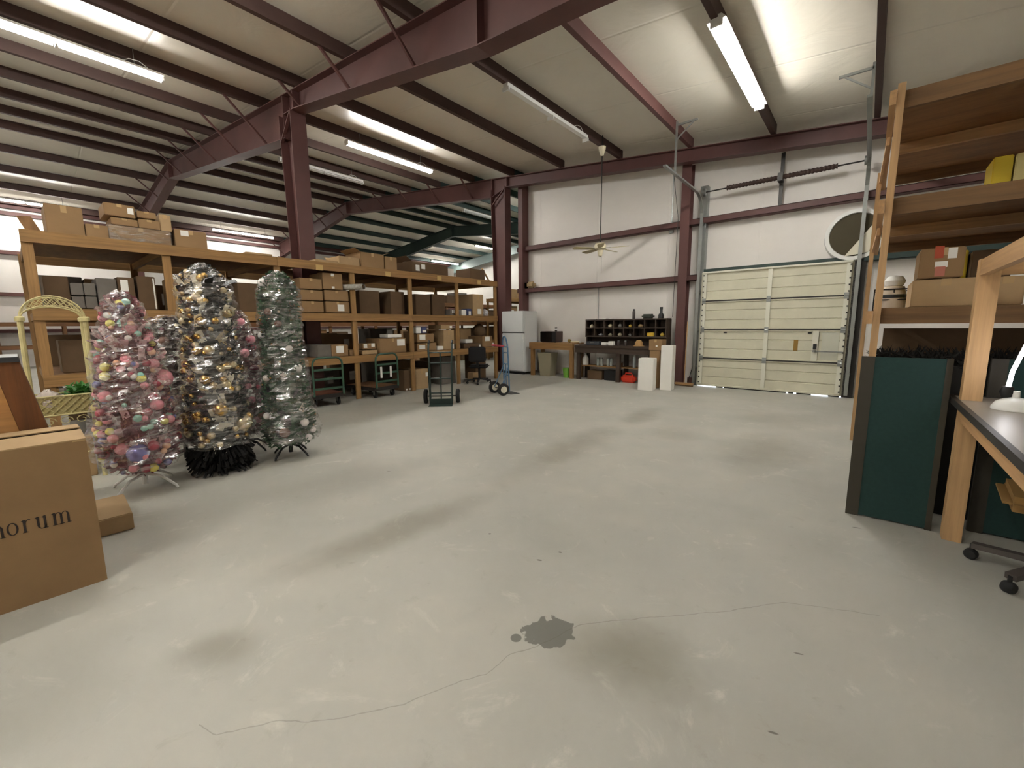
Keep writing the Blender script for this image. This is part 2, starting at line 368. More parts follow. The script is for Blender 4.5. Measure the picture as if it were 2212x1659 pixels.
# ------------------------------------------------------------------ overhead door
DOOR = mat('door_cream_paint', (206, 202, 180), .5, var=.08, scale=(3, 3, 3)); DOOR_S = mat('door_stile_paint', (214, 212, 196), .45)
d1 = thing('door_1', 'cream sectional overhead door, closed, with daylight under its bottom edge', None); d1['kind'] = 'structure'
d1.location = (0, 9.6, 0)
sh = .602
for i in range(4):
    z0 = .022+i*sh; prof = [(0, -.02), (.0, -.03), (.03, -.03), (.035, -.008)]
    for g in (.2, .4): prof += [(g-.012, -.008), (g-.004, .004), (g+.004, .004), (g+.012, -.008)]
    prof += [(sh-.04, -.008), (sh-.035, -.03), (sh-.006, -.03), (sh-.006, -.02)]
    s = MB(); n = len(prof)
    x0, x1 = DX0+.03, DX1-.03
    vs = [(x0, y, z0+z) for z, y in prof] + [(x1, y, z0+z) for z, y in prof]
    s.add(vs, [(k, k+1, n+k+1, n+k) for k in range(n-1)]); s.box(x0-.05, x1+.05, .02, .03, z0, z0+sh)
    sec = s.build('door_section', DOOR, d1)
    for xc in (x0+.035, (x0+x1)/2, x1-.035):
        B(xc-.035, xc+.035, -.045, -.028, z0+.035, z0+sh-.04).build('stile', DOOR_S, sec)
    if i < 3:
        B(x0+.002, x1-.002, -.0335, -.012, z0+sh-.016, z0+sh+.010).build('joint_shadow_strip', DKSTEEL, sec)  # dark strip that paints in the shadow line at the section lip
        for xc in (x0+.035, (x0+x1)/2-.0, x1-.035):
            MB().box(xc-.035, xc+.035, -.052, -.046, z0+sh-.06, z0+sh+.05).tube([(xc-.03, -.052, z0+sh-.004), (xc+.03, -.052, z0+sh-.004)], .012, 6).build('hinge', GALV, sec)
    for k in range(9):
        for xc in (x0+.01, x1-.01):
            if k % 2 == 0: B(xc-.012, xc+.012, -.05, -.044, z0+.06+k*.057, z0+.085+k*.057).build('punched_hole', DKSTEEL, sec)
    if i == 1:
        for xc in (x0+.48, x1-.52): B(xc-.03, xc+.03, -.022, -.007, z0+sh-.075, z0+sh-.045).build('sticker', DKSTEEL, sec)
        B(x1-.76, x1-.69, -.012, -.0065, z0+.2, z0+.41).build('warning_label', mat('brown_label', (150, 116, 52), .7), sec)
        lk = B(x1-.47, x1-.38, -.05, -.03, z0+.02, z0+sh-.03).build('lock_stile', DOOR_S, sec)
        MB().box(x1-.45, x1-.40, -.075, -.05, z0+.24, z0+.34).build('lock_case', BLACK, lk)
        MB().bar((x1-.43, -.065, z0+.2), (x1-.02, -.065, z0+.2), .02, .02).lathe([(.03, 0), (.03, .03)], (x1-.43, -.07, z0+.19), 10).build('latch_bar', GALV, lk)
        B(x1-.33, x1-.08, -.014, -.0065, z0+.05, z0+sh-.05).build('repair_panel', mat('door_panel_patch', (196, 196, 180), .5), sec)
B(DX0+.02, DX1-.02, -.05, -.005, .022+4*sh-.03, .022+4*sh).build('top_strut', DOOR_S, d1)
# rubber seal with worn gaps that let daylight in
sealx = [DX0+.03, DX0+.42, DX0+.55, DX0+.58, DX0+.66, DX0+.69, DX0+1.7, DX0+1.73, DX0+2.14, DX0+2.30, DX1-.03]
for a, b_ in ((DX0+.40, DX0+.52), (DX0+.55, DX0+1.66), (DX0+1.70, DX0+1.78), (DX0+1.83, DX0+2.06), (DX0+2.32, DX1-.03)):
    B(a, b_, -.02, .015, .0005, .024).build('bottom_seal', RUBBER, d1)
# tracks
def track(x, yend, label, side):
    pts = [(x, 9.52, .05), (x, 9.52, 3.55)]
    for k in range(1, 9):
        t = k/8*math.pi/2; pts.append((x, 9.52-.42*(1-math.cos(t)), 3.55+.42*math.sin(t)))
    pts.append((x, yend, 3.99))
    o = thing('door_track', label, 'door track')
    b = MB()
    for a, c_ in zip(pts, pts[1:]): b.bar(a, c_, .055, .03, up=(0, -1, .01) if abs(c_[2]-a[2]) > abs(c_[1]-a[1]) else (0, 0, 1))
    b.build('rail', GALV, o)
    y = yend+.5
    MB().bar((x, y, 4.0), (x, y, T(x)+.0), .03, .03).bar((x, y, T(x)-.06), (x+side*.35, y, T(x)-.06), .03, .03).bar((x, y, T(x)-.3), (x+side*.3, y, T(x)-.06), .02, .02).build('hanger', GALV, o)
    for z in (.4, 1.2, 2.0, 3.4): B(x-.03, x+.03, 9.53, 9.62, z, z+.05).build('wall_bracket', GALV, o)
    return o
track(DX0-.06, on(1437, 318, 0, DX0-.06).y, 'galvanised overhead door track next to the red wall post', 1)
track(DX1+.06, 6.8, 'galvanised overhead door track next to the tall timber rack', -1)
sp = thing('torsion_spring', 'dark torsion spring on a shaft above the overhead door', 'spring', (0, 0, 0))
zs = 4.03
MB().tube([(DX0-.06, 9.5, zs), (DX1+.06, 9.5, zs)], .013, 8).build('shaft', DKSTEEL, sp)
prof = []
for k in range(61):
    prof.append((.036 if k % 2 else .048, k*1.75/60))
SPM = mat('spring_steel', (72, 56, 50), .5, metal=.3)
MB().lathe(prof, n=12, M=Matrix.Translation((-2.38, 9.5, zs)) @ Matrix.Rotation(R(90), 4, 'Y')).build('coil', SPM, sp)
for x in (DX0-.02, DX1+.02): MB().lathe([(.03, 0), (.075, .005), (.075, .05), (.03, .055)], n=14, M=Matrix.Translation((x-.027, 9.5, zs)) @ Matrix.Rotation(R(90), 4, 'Y')).build('cable_drum', GALV, sp)
B(-1.51, -1.43, 9.44, 9.615, zs-.07, zs+.07).build('centre_bracket', DKSTEEL, sp)
# ragged duct opening in the insulation
du = thing('exhaust_duct', 'round white duct stub with torn flap beside the overhead door top', 'duct', (-.30, 9.72, 2.86))
Mx = Matrix.Rotation(R(90), 4, 'X')
MB().lathe([(.36, .10), (.37, .13), (.43, .13), (.45, -.08)], n=28, M=Mx).build('collar', WHITE_P, du)
MB().lathe([(0, .095), (.39, .095), (.39, .105), (0, .105)], n=28, M=Mx).build('damper', mat('olive_dark', (66, 58, 34), .7), du)
MB().prism([(-.12, -.34), (.28, .22), (.33, -.12), (.18, -.3)], lambda u, v, w_: (u*1.05, -.12-w_-.1*(v+.34), v*1.05), .01).build('torn_flap', mat('insulation_flap', (222, 216, 196), .6, bump=.3, bscale=9), du)
# ------------------------------------------------------------------ fluorescent fixtures
LIT = emit('lit_tube', TUBE_COL, TUBE); UNLIT = mat('unlit_tube', (205, 205, 200), .3)
def tubemesh(L_, m):
    return MB().tube([(0, 0, 0), (0, L_, 0)], .019, 8).mesh('tube', m)
TM = {True: tubemesh(1.17, LIT), False: tubemesh(1.17, UNLIT)}
def fixture(x, y0, y1, z, lit, label, reflector=True, lamps=(-1, 1)):
    o = thing('fluorescent_light', label, 'light', (x, y0, z), group='strip lights under the roof')
    L_ = y1-y0; hw = .10 if lit else .045  # lit channels flared wider as an added hood to shade the ceiling
    MB().add([(-.05, 0, .085), (.05, 0, .085), (.05, L_, .085), (-.05, L_, .085), (-hw, 0, .03), (hw, 0, .03), (hw, L_, .03), (-hw, L_, .03)],
             [(0, 1, 2, 3), (7, 6, 5, 4), (0, 4, 5, 1), (1, 5, 6, 2), (2, 6, 7, 3), (3, 7, 4, 0)]).build('channel', WHITE_P, o)
    for k in (0, 1) if reflector else ():
        for s in lamps:
            t = link('tube', TM[lit], o, (s*.042, .03+k*(L_/2)+.0, 0))
            t.scale = (1, (L_/2-.06)/1.17, 1)
    for yy in (.0, L_/2-.012, L_-.024): B(-.065, .065, yy, yy+.024, -.028, .032).build('lamp_holder', WHITE_P, o)
    zr = T(x)+PD-(z+.075)
    for yy in (.35, L_-.35): MB().bar((0, yy, .07), (0, yy, .075+zr), .008, .008).build('hanger_chain', GALV, o)
    MB().tube([(.02, L_-.5, .08), (.05, L_-.42, .13), (.06, L_-.3, .14), (.05, L_-.2, .09), (.02, L_-.18, .075)], .006, 6).build('power_cord', WHITE_P, o)
    return o
fixture(-1.57, 5.42, 7.86, 4.66, True, 'lit twin tube strip light facing the overhead door')
fixture(-4.57, 5.3, 7.72, 4.96, False, 'unlit strip light with bare white channel near the ceiling fan', False)
fixture(-9.22, 5.24, 7.64, 5.40, True, 'lit strip light between the two red columns')
fixture(-9.22, -.36, 2.05, 5.40, True, 'lit strip light before the first deep rafter')
fixture(-22.0, -.5, 1.95, 5.56, True, 'lit strip light beside the far side wall')
fixture(-22.0, 6.0, 8.47, 5.56, True, 'lit strip light over the far side wall past the first rafter')
fixture(-22.2, 18.1, 20.5, 5.58, True, 'lit strip light above the far corner of the rear storage section')
fixture(-18.1, 18.1, 20.5, 6.02, True, 'lit strip light near the far end wall')
fixture(-12.2, 5.0, 7.4, 5.70, False, 'unlit strip light beyond the first column')
fixture(-12.2, 11.6, 14.0, 5.70, False, 'unlit strip light in the rear storage section')
# lit strips out of view; those above and behind the photographer added as fill
fixture(-4.57, -3.6, -1.2, 4.96, True, 'half lit fill strip light added in the ceiling fan row, near the end wall', lamps=(1,))
fixture(-4.57, -.2, 2.2, 4.96, True, 'half lit fill strip light added in the ceiling fan row, before the first rafter', lamps=(-1,))
fixture(-1.57, -3.6, -1.2, 4.66, True, 'lit fill strip light added in the overhead door row, near the end wall')
fixture(-9.22, 12.0, 14.4, 5.40, True, 'lit strip light over the passage to the rear section')
fixture(-15.4, -3.4, -1.0, 5.9, True, 'lit fill strip light added out of view below the ridge')
# ------------------------------------------------------------------ ceiling fan
fx, fy = -4.52, 8.3
fz = 2.96; CREAM = mat('fan_cream', (214, 204, 176), .45); FANB = mat('fan_blade', (196, 184, 146), .5)
fan = thing('ceiling_fan', 'cream five blade ceiling fan on a long dark rod', 'fan', (fx, fy, fz))
zt = T(fx)+PD-fz
MB().tube([(0, 0, .1), (0, 0, zt)], .012, 8).build('down_rod', DKSTEEL, fan)
MB().lathe([(.03, zt-.4), (.07, zt-.28), (.075, zt-.22), (.02, zt-.2)], n=16).build('canopy', CREAM, fan)
MB().lathe([(.03, .13), (.10, .11), (.13, .06), (.12, .0), (.07, -.03)], n=20).build('motor', CREAM, fan)
MB().lathe([(.06, -.03), (.055, -.09), (.04, -.15), (.0, -.17)], n=14).build('light_kit', CREAM, fan)
for k in range(5):
    a = R(12+72*k); Mr = Matrix.Rotation(a, 4, 'Z') @ Matrix.Rotation(R(12), 4, 'X')
    bl = MB().prism([(.14, -.035), (.22, -.06), (.56, -.075), (.60, -.05), (.60, .05), (.56, .075), (.22, .06), (.14, .035)], lambda u, v, w_: Mr @ Vector((u, v, w_)), .008).build('blade', FANB, fan)
    MB().bar(Mr @ Vector((.09, 0, .006)), Mr @ Vector((.22, 0, .012)), .03, .008).build('blade_iron', GALV, bl)
MB().tube([(.03, 0, -.13), (.032, 0, -.5)], .003, 5).build('pull_chain', DKSTEEL, fan)
# ------------------------------------------------------------------ cartons
def carton(x0, x1, y0, y1, z0, z1, label, m=CARD, front='+X', paper=(), tape=True, flaps=None, group=None, name='carton', cat='box', rz=0, gap=False):
    cx, cy = (x0+x1)/2, (y0+y1)/2; hx, hy, h = abs(x1-x0)/2, abs(y1-y0)/2, z1-z0
    o = thing(name, label, cat, (cx, cy, z0), rz, group)
    B(-hx, hx, -hy, hy, 0, h).build('body', m, o, bevel=min(.006, h*.1))
    if tape and m not in (CARD_D, CARD_G):
        if front == '+X': MB().box(-hx-.001, hx+.001, -.024, .024, h-.0005, h+.001).box(hx, hx+.0012, -.024, .024, h*.75, h).build('tape', TAPE, o)
        else: MB().box(-.024, .024, -hy-.001, hy+.001, h-.0005, h+.001).box(-.024, .024, -hy-.0012, -hy, h*.75, h).build('tape', TAPE, o)
    for (u, v, w_, hh) in paper:          # fractions of the visible face: centre and size
        if front == '+X': B(hx, hx+.0018, -hy+2*hy*(u-w_/2), -hy+2*hy*(u+w_/2), h*(v-hh/2), h*(v+hh/2)).build('shipping_label', PAPER, o)
        else: B(-hx+2*hx*(u-w_/2), -hx+2*hx*(u+w_/2), -hy-.0018, -hy, h*(v-hh/2), h*(v+hh/2)).build('shipping_label', PAPER, o)
    for ang, edge in (flaps or ()):       # open flaps hinged on a top edge
        a = R(ang); l = min(hx, hy)*.5
        if edge in ('+X', '-X'):
            s = 1 if edge == '+X' else -1
            MB().prism([(-hy, 0), (hy, 0), (hy-.01, l), (-hy+.01, l)], lambda u, v, w_: (s*(hx+math.cos(a)*v), u, h+math.sin(a)*v+w_), .004).build('flap', m, o)
        else:
            s = 1 if edge == '+Y' else -1
            MB().prism([(-hx, 0), (hx, 0), (hx-.01, l), (-hx+.01, l)], lambda u, v, w_: (u, s*(hy+math.cos(a)*v), h+math.sin(a)*v+w_), .004).build('flap', m, o)
    return o
# ------------------------------------------------------------------ long timber rack
XF, XK = -7.2, -9.6
LV = (.82, 1.59, 2.45)
RY = [.20, 1.42, 2.80, 4.07, 5.33, 6.62, 7.92]
def rack(name, label, xf, xk, ys, lv, zt, mats=(WX, WY, WZ), deck=PLY, hole=None):
    o = thing(name, label, 'rack', (0, 0, 0))
    wx, wy, wz = mats
    for y in ys:
        for x in (xf, xk):
            s = -1 if x == xf else 1
            MB().box(min(x+s*.028, x+s*.066), max(x+s*.028, x+s*.066), y-.045, y+.045, 0, zt).build('post', wz, o)
        for z in lv: B(xk+.07, xf-.07, y-.02, y+.02, z-.12, z-.021).build('cross_bearer', wx, o)
    for z in lv:
        for x in (xf, xk):
            s = -1 if x == xf else 1
            for k in range(0, len(ys)-1, 2):
                ya, yb = ys[k]-(.045 if k == 0 else 0), ys[min(k+2, len(ys)-1)]+(.045 if k+2 >= len(ys)-1 else -.003)
                B(min(x, x+s*.027), max(x, x+s*.027), ya, yb, z-.135, z).build('edge_board', wy, o)
        for ya, yb in zip(ys, ys[1:]):
            if hole and ya < hole[2] < yb:
                for a4 in ((xk+.07, xf-.07, ya+.002, hole[2]), (xk+.07, xf-.07, hole[3], yb-.002), (xk+.07, hole[0], hole[2]+.001, hole[3]-.001), (hole[1], xf-.07, hole[2]+.001, hole[3]-.001)):
                    B(*a4, z-.02, z-.001).build('deck_panel', deck, o)
            else: B(xk+.07, xf-.07, ya+.002, yb-.002, z-.02, z-.001).build('deck_panel', deck, o)
    return o
FRONT_RACK = rack('timber_rack', 'long three tier timber rack full of cartons facing the open floor', XF, XK, RY, LV, 2.44, hole=(-8.52, -7.93, 3.47, 3.83))
XFB = XF-.08
for px_, py_ in ((838, 592), (949, 601), (1035, 610), (690, 578)):  # paper tags; the last paints in the shine of wrapped tape
    p_ = on(px_, py_, 0, XF); B(XF, XF+.003, p_.y-.06, p_.y+.06, p_.z-.045, p_.z+.045).build('tag_and_tape_shine', mat('manila_tag_and_shine', (196, 164, 104), .7), FRONT_RACK)
def rb(px0, px1, pyt, lev, label, m=CARD, xf=XFB, depth=.5, z0=None, **k):
    """carton standing on a rack shelf, its front face at x=xf; pixels give its width and top"""
    z0 = LV[lev] if z0 is None else z0+.012
    ya, yb = on(px0, 690, 0, xf).y, on(px1, 690, 0, xf).y; zt = on((px0+px1)/2, pyt, 0, xf).z
    return carton(xf-depth, xf, ya, yb, z0+.002, max(zt, z0+.03), label, m, **k)
# top of the rack
rb(132, 211, 449, 2, 'tall brown carton on the rack top, largest near the rack end', CARD, depth=.55)
rb(213, 260, 489, 2, 'low brown carton on the rack top between the tallest carton and a wrapped long one', CARD)
a = LONGC = rb(262, 390, 496, 2, 'long low plastic wrapped carton on the rack top under a pile', CARD, depth=.6)
za = a.location.z; ZT = za+max(v.co.z for v in a.children[0].data.vertices)-.008
rb(269, 324, 476, 2, 'brown carton stacked on the long wrapped carton, under a taped one', CARD, z0=ZT, depth=.4)
rb(326, 370, 479, 2, 'small brown carton stacked on the long wrapped carton beside the taped pair', CARD, z0=ZT, depth=.4)
ZT2 = on(300, 476, 0, XFB).z
rb(257, 321, 446, 2, 'brown carton with white label topping the pile on the rack', CARD, z0=ZT2+.002, depth=.45, paper=[(.85, .55, .2, .5)])
rb(325, 364, 462, 2, 'flat brown carton topping the smaller stack on the wrapped carton', CARD, z0=on(348, 479, 0, XFB).z+.002, depth=.35)
b2 = rb(399, 465, 501, 2, 'brown carton with small label on the rack top next to the wrapped pile', CARD, depth=.5, paper=[(.3, .8, .25, .3)])
rb(372, 424, 469, 2, 'brown carton balanced across the wrapped pile end', CARD_L, z0=ZT, xf=XFB-.0, depth=.4) if 0 else None
carton(XFB-.6, XFB-.02, on(371, 690, 0, XFB).y+.0, on(397, 690, 0, XFB).y-.012, ZT+.014, on(398, 470, 0, XFB).z, 'pale brown carton perched on the end of the wrapped long carton', CARD_L, paper=())
rb(545, 600, 549, 2, 'flattened cardboard sheets lying on the rack top beside the column', CARD_L, z0=LV[2], depth=.6, tape=False)
rb(690, 738, 563, 2, 'thin flat carton on the rack top just past the column', CARD_L, depth=.5, tape=False)
rb(741, 784, 556, 2, 'pale squat carton on the rack top with open lid flap', CARD_L, depth=.5, flaps=[(20, '-X')])
rb(787, 836, 548, 2, 'brown carton with folded open top on the rack top', CARD, depth=.55, flaps=[(25, '-Y'), (18, '+Y')])
rb(838, 863, 556, 2, 'narrow brown carton tight against the folded open one', CARD, depth=.5)
rb(894, 971, 569, 2, 'large brown carton with white shipping labels and open flap on the rack top', CARD_D, depth=.6, paper=[(.15, .45, .1, .5), (.3, .6, .1, .4)], flaps=[(35, '-Y')])
p = thing('paper_sheet', 'white paper sheet standing against the large labelled carton', 'paper', (XFB-.1, on(976, 690, 0, XFB).y, LV[2]+.001))
B(-.01, 0, .0, .19, 0, .19).build('sheet', PAPER, p)
rb(1018, 1049, 582, 2, 'brown carton near the rack end by the red column', CARD_D, depth=.5)
st = on(1052, 604, 0, XFB)
tag(MB().bar((XFB-.05, st.y+.12, LV[2]+.012), (XFB-.07, st.y-.1, LV[2]+.29), .04, .02).build('timber_offcut', PY), 'pale timber offcut leaning on the rack top near the red column', 'timber')
s0 = on(75, 512, 0, XF); 
tag(MB().prism([(0, 0), (.11, .02), (.05, .17), (-.06, .16)], lambda u, v, w_: (XFB-.1+w_, s0.y-.03+u-.02, LV[2]+.002+v), .02).build('timber_block', PLY), 'tilted timber block at the very end of the rack top', 'timber')
# middle tier
rb(105, 160, 597, 1, 'dark brown carton on the middle tier nearest the rack end', CARD_D, xf=XFB-.15, depth=.45)
for i, (a_, b_, t_, z_) in enumerate(((163, 189, 641, None), (191, 216, 641, None), (163, 189, 612, 1), (191, 216, 612, 1))):
    z0 = LV[1] if z_ is None else on(190, 641, 0, XFB-.1).z+.002
    rb(a_, b_, t_, 1, 'small grey carton in a block of four on the middle tier', CARD_G, xf=XFB-.1, depth=.3, z0=z0, group='four grey cartons on the middle tier')
rb(219, 262, 602, 1, 'grey brown carton beside the block of four grey ones', CARD_G, xf=XFB-.12, depth=.45)
rb(264, 300, 600, 1, 'dark carton with white paper behind the pink wrapped tree', CARD_D, xf=XFB-.12, depth=.45, paper=[(.4, .75, .45, .35)])
rb(306, 345, 598, 1, 'dark carton with pale edge on the middle tier next to the second post', CARD_D, xf=XFB-.14, depth=.4, paper=[(.9, .5, .08, .9)])
rb(372, 420, 604, 1, 'pale carton behind the gold wrapped tree', CARD_L, xf=XFB-.2, depth=.35)
rb(520, 566, 612, 1, 'dark carton between the gold and green wrapped trees', CARD_D, xf=XFB-.14, depth=.45)
zz = [LV[1], on(680, 651, 0, XFB).z, on(680, 627, 0, XFB).z]
for i, (t_, lab) in enumerate(((651, 'lowest carton of the shorter stack beside the green wrapped tree'), (627, 'middle carton of the shorter stack beside the green wrapped tree'), (602, 'topmost carton of the shorter stack beside the green wrapped tree'))):
    rb(654, 701, t_, 1, lab, CARD, z0=zz[i]+i*.001, depth=.5)
zz = [LV[1], on(732, 652, 0, XFB).z, on(732, 628, 0, XFB).z]
for i, (x0_, x1_, t_, lab, pp) in enumerate(((706, 757, 652, 'carton with large white label under two others by the plastic roll', [(.62, .45, .28, .6)]), (705, 756, 628, 'middle carton of the stack by the plastic roll', ()), (703, 745, 591, 'upper carton with two small stickers by the plastic roll', [(.5, .9, .16, .16), (.5, .12, .14, .14)]))):
    rb(x0_, x1_, t_, 1, lab, CARD, z0=zz[i]+i*.001, depth=.5, paper=pp)
rl = on(786, 619, 0, XF+.2)
o = thing('plastic_roll', 'roll of clear plastic film sticking out past the rack post', 'roll', (XF+.2, rl.y, rl.z))
MB().tube([(-.6, -.3, 0), (0, 0, 0)], .052, 14, cap=False).build('film', mat('clear_film_roll', (188, 186, 178), .2, var=.3, scale=(30, 30, 30)), o)
MB().tube([(-.59, -.295, 0), (.002, .001, 0)], .028, 12).build('core', CARD_D, o)
rb(779, 822, 628, 1, 'dark carton with round mark in the bay past the plastic roll', CARD_D, xf=XFB-.2, depth=.45)
rb(846, 875, 630, 1, 'tall dark carton with pale base beside the fourth post', CARD_D, xf=XFB-.15, depth=.45)
rb(899, 931, 636, 1, 'dark carton in the fifth bay of the middle tier next to its post', CARD_D, xf=XFB-.18, depth=.45)
rb(935, 962, 636, 1, 'dark carton in the fifth bay of the middle tier beside its twin', CARD_D, xf=XFB-.18, depth=.45)
rb(973, 988, 668, 1, 'low white and grey carton in the fifth bay of the middle tier', CARD_G, xf=XFB-.05, depth=.35, paper=[(.5, .6, .5, .5)])
rb(1022, 1045, 636, 1, 'tall pale carton in the last bay of the middle tier', CARD_L, depth=.5, paper=[(.6, .2, .35, .25)])
rb(998, 1008, 669, 1, 'small white carton in the last bay, against the post', PAPER, depth=.2, tape=False)
rb(1009, 1019, 667, 1, 'small blue and white carton in the last bay', mat('blue_carton', (66, 74, 116), .7), depth=.2, tape=False, paper=[(.6, .35, .5, .6)])
bg = on(1054, 668, 0, XFB)
o = thing('plastic_bag', 'crumpled clear plastic bag at the end of the middle tier', 'bag', (XFB-.12, bg.y, LV[1]+.001))
random.seed(3)
CLEARW = mat('crumpled_clear', (222, 222, 226), .12, spec=.9, bump=.9, bscale=22)
def crumple(r, h, n=12, k=7, seed=1, j=.18):
    rnd = random.Random(seed); b = MB(); prof = []
    for i in range(k):
        t = i/(k-1); prof.append((r*math.sin(math.pi*(.18+.8*t))**.6, h*t))
    b.lathe(prof, n=n); b.v = [(x*(1+rnd.uniform(-j, j)), y*(1+rnd.uniform(-j, j)), max(0, z*(1+rnd.uniform(-j*.4, j*.4)))) for x, y, z in b.v]
    return b
crumple(.1, .17, seed=5).build('bag', CLEARW, o)
# lower tier
rb(681, 711, 745, 0, 'greyish carton on the lower tier in the third bay', CARD_G, depth=.45)
rb(712, 748, 745, 0, 'brown carton with white label on the lower tier in the third bay', CARD, depth=.45, paper=[(.5, .6, .45, .6)])
rb(751, 771, 756, 0, 'flat brown carton next to the third post of the lower tier', CARD, depth=.4)
rb(779, 812, 757, 0, 'long flat carton at the front of the fourth bay, lower tier', CARD_L, depth=.5)
rb(780, 810, 742, 0, 'small carton with two white labels on the flat carton', CARD, z0=on(796, 757, 0, XFB).z+.002, xf=XFB-.1, depth=.3, paper=[(.2, .6, .25, .7), (.75, .7, .25, .6)])
rb(817, 875, 731, 0, 'brown carton with white address label on the lower tier, fourth bay', CARD, depth=.5, paper=[(.8, .7, .3, .45)])
rb(836, 866, 722, 0, 'flat white carton lying on the address label carton', PAPER, z0=on(846, 731, 0, XFB).z+.002, xf=XFB-.05, depth=.3, tape=False)
rb(899, 941, 741, 0, 'brown carton with white label at the bottom of the fifth bay pile', CARD, depth=.5, paper=[(.25, .5, .3, .5)])
zc = on(918, 741, 0, XFB).z+.002
rb(900, 936, 721, 0, 'brown carton with white label on top of its like in the fifth bay', CARD, z0=zc, depth=.5, paper=[(.3, .6, .35, .6)])
zc2 = on(918, 721, 0, XFB).z+.002
rb(898, 909, 707, 0, 'small white printed box on the fifth bay pile', PAPER, z0=zc2, depth=.25, tape=False)
rb(910, 921, 707, 0, 'small dark blue box on the fifth bay pile', MATS['blue_carton'], z0=zc2, depth=.25, tape=False, paper=[(.5, .3, .7, .4)])
rb(957, 980, 713, 0, 'tall brown carton in the fifth bay of the lower tier', CARD_L, depth=.55, paper=[(.8, .15, .3, .25)])
rb(943, 956, 748, 0, 'small stack of white packets beside the tall carton', PAPER, depth=.2, tape=False)
rb(952, 977, 702, 0, 'flat pale carton on top of the tall carton', CARD_L, z0=on(968, 713, 0, XFB).z+.002, depth=.45, paper=[(.85, .5, .2, .6)])
rb(982, 993, 744, 0, 'small dark box beside the fifth post', CARD_D, depth=.3, paper=[(.8, .5, .3, .8)])
rb(1001, 1039, 742, 0, 'wide flat brown carton in the last bay of the lower tier', CARD_D, depth=.5, paper=[(.9, .4, .12, .5)])
rb(1041, 1063, 726, 0, 'brown carton with square white label in the last bay', CARD, depth=.5, paper=[(.5, .75, .45, .4)])
rb(1005, 1020, 733, 0, 'white packet lying on the wide flat carton', PAPER, z0=on(1012, 742, 0, XFB).z+.002, depth=.2, tape=False)
sk = on(1050, 715, 0, XFB)
o = thing('brown_sack', 'dark brown sack standing on the labelled carton in the last bay', 'sack', (XFB-.25, sk.y, on(1050, 726, 0, XFB).z+.003))
crumple(.17, .30, seed=8, j=.1).build('sack', CARD_D, o)
for (a_, b_, t_, lab) in ((118, 180, 765, 'dark reddish carton on the lower tier behind the trellis stand'), (182, 232, 772, 'dark brown carton on the lower tier behind the pink wrapped tree'), (600, 640, 735, 'dark carton on the lower tier behind the green wrapped tree')):
    rb(a_, b_, t_-30, 0, lab, CARD_D, xf=XFB-.15, depth=.45)
# floor under the rack
def fb(px0, px1, pyt, x, d, label, m=CARD, **k):
    ya, yb = on(px0, 820, 0, x).y, on(px1, 820, 0, x).y
    return carton(x-d, x, ya, yb, .001, on((px0+px1)/2, pyt, 0, x).z, label, m, **k)
fb(898, 925, 797, XF-.1, .45, 'brown carton with white label on the floor under the rack', CARD_L, paper=[(.9, .7, .2, .2)])
fb(873, 889, 800, XF-.1, .45, 'dark carton with two small stickers on the floor under the rack', CARD_D, paper=[(.3, .08, .25, .08), (.75, .08, .25, .08)])
fb(955, 985, 770, XF-.25, .4, 'grey carton on the floor under the rack by the fifth post', CARD_G)
fb(1028, 1050, 762, XF-.3, .4, 'dark brown carton on the floor under the last bay of the rack', CARD_D)
fb(1022, 1034, 805, XF-.12, .2, 'small pale box on the floor behind the office chair', CARD_L)
fb(100, 135, 840, XF-.15, .4, 'white carton on the floor under the rack near its end', mat('white_carton_dull', (206, 204, 200), .8))
# parcels on the girt beside the red column
pz = 2.30+.101
o = thing('paper_parcel', 'crumpled brown paper parcel on the wall girt beside the red column', 'parcel', (-7.45, 9.68, pz))
B(-.13, .13, -.08, .08, 0, .18).build('wrap', mat('kraft_paper', (158, 136, 100), .8, bump=.8, bscale=14), o, bevel=.045)
carton(-7.78, -7.62, 9.58-.08+.08, 9.74, pz, pz+.17, 'small brown carton on the wall girt next to a paper parcel', CARD, front='-Y')
# ------------------------------------------------------------------ rear racks seen through the front rack
WDX = wood('old_fir_x', (120, 84, 50), 0); WDY = wood('old_fir_y', (128, 88, 52), 1); WDZ = wood('old_fir_z', (128, 90, 54), 2)
random.seed(11)
TN = {0: 'on the floor under the rear of the', .82: 'at the rear of the lower tier,', 1.59: 'at the rear of the middle tier,'}
CN = {'cardboard': 'brown', 'cardboard_dark': 'dark brown', 'cardboard_grey': 'grey'}
for z in (.82, 1.59, 0):
    for k in range(len(RY)-1):
        y = RY[k]+.08
        while y < RY[k+1]-.35:
            wd = random.uniform(.34, .62); h = random.uniform(.36, .52)
            if y+wd > RY[k+1]-.06: break
            if random.random() < .93:
                m_ = random.choice([CARD, CARD_D, CARD_D, CARD_D, CARD_G]); pp = random.random() < .3
                lab = '%s carton%s %s long rack' % (CN[m_.name], ' with white label' if pp else '', TN[z])
                carton(-9.48, -8.85-random.uniform(0, .1), y, y+wd, z+.002, z+h, lab, m_, tape=False, paper=[(.5, .5, .3, .4)] if pp else (), group=lab.replace('carton', 'cartons', 1))
            y += wd+random.uniform(.01, .06)
RY2 = [3.0, 4.5, 6.0, 7.5, 9.0, 10.5, 12.0, 13.5]
rack('timber_rack', 'old timber rack standing behind the long front rack', -12.0, -12.9, RY2, (.8, 1.5, 2.2), 2.19, (WDX, WDY, WDZ))
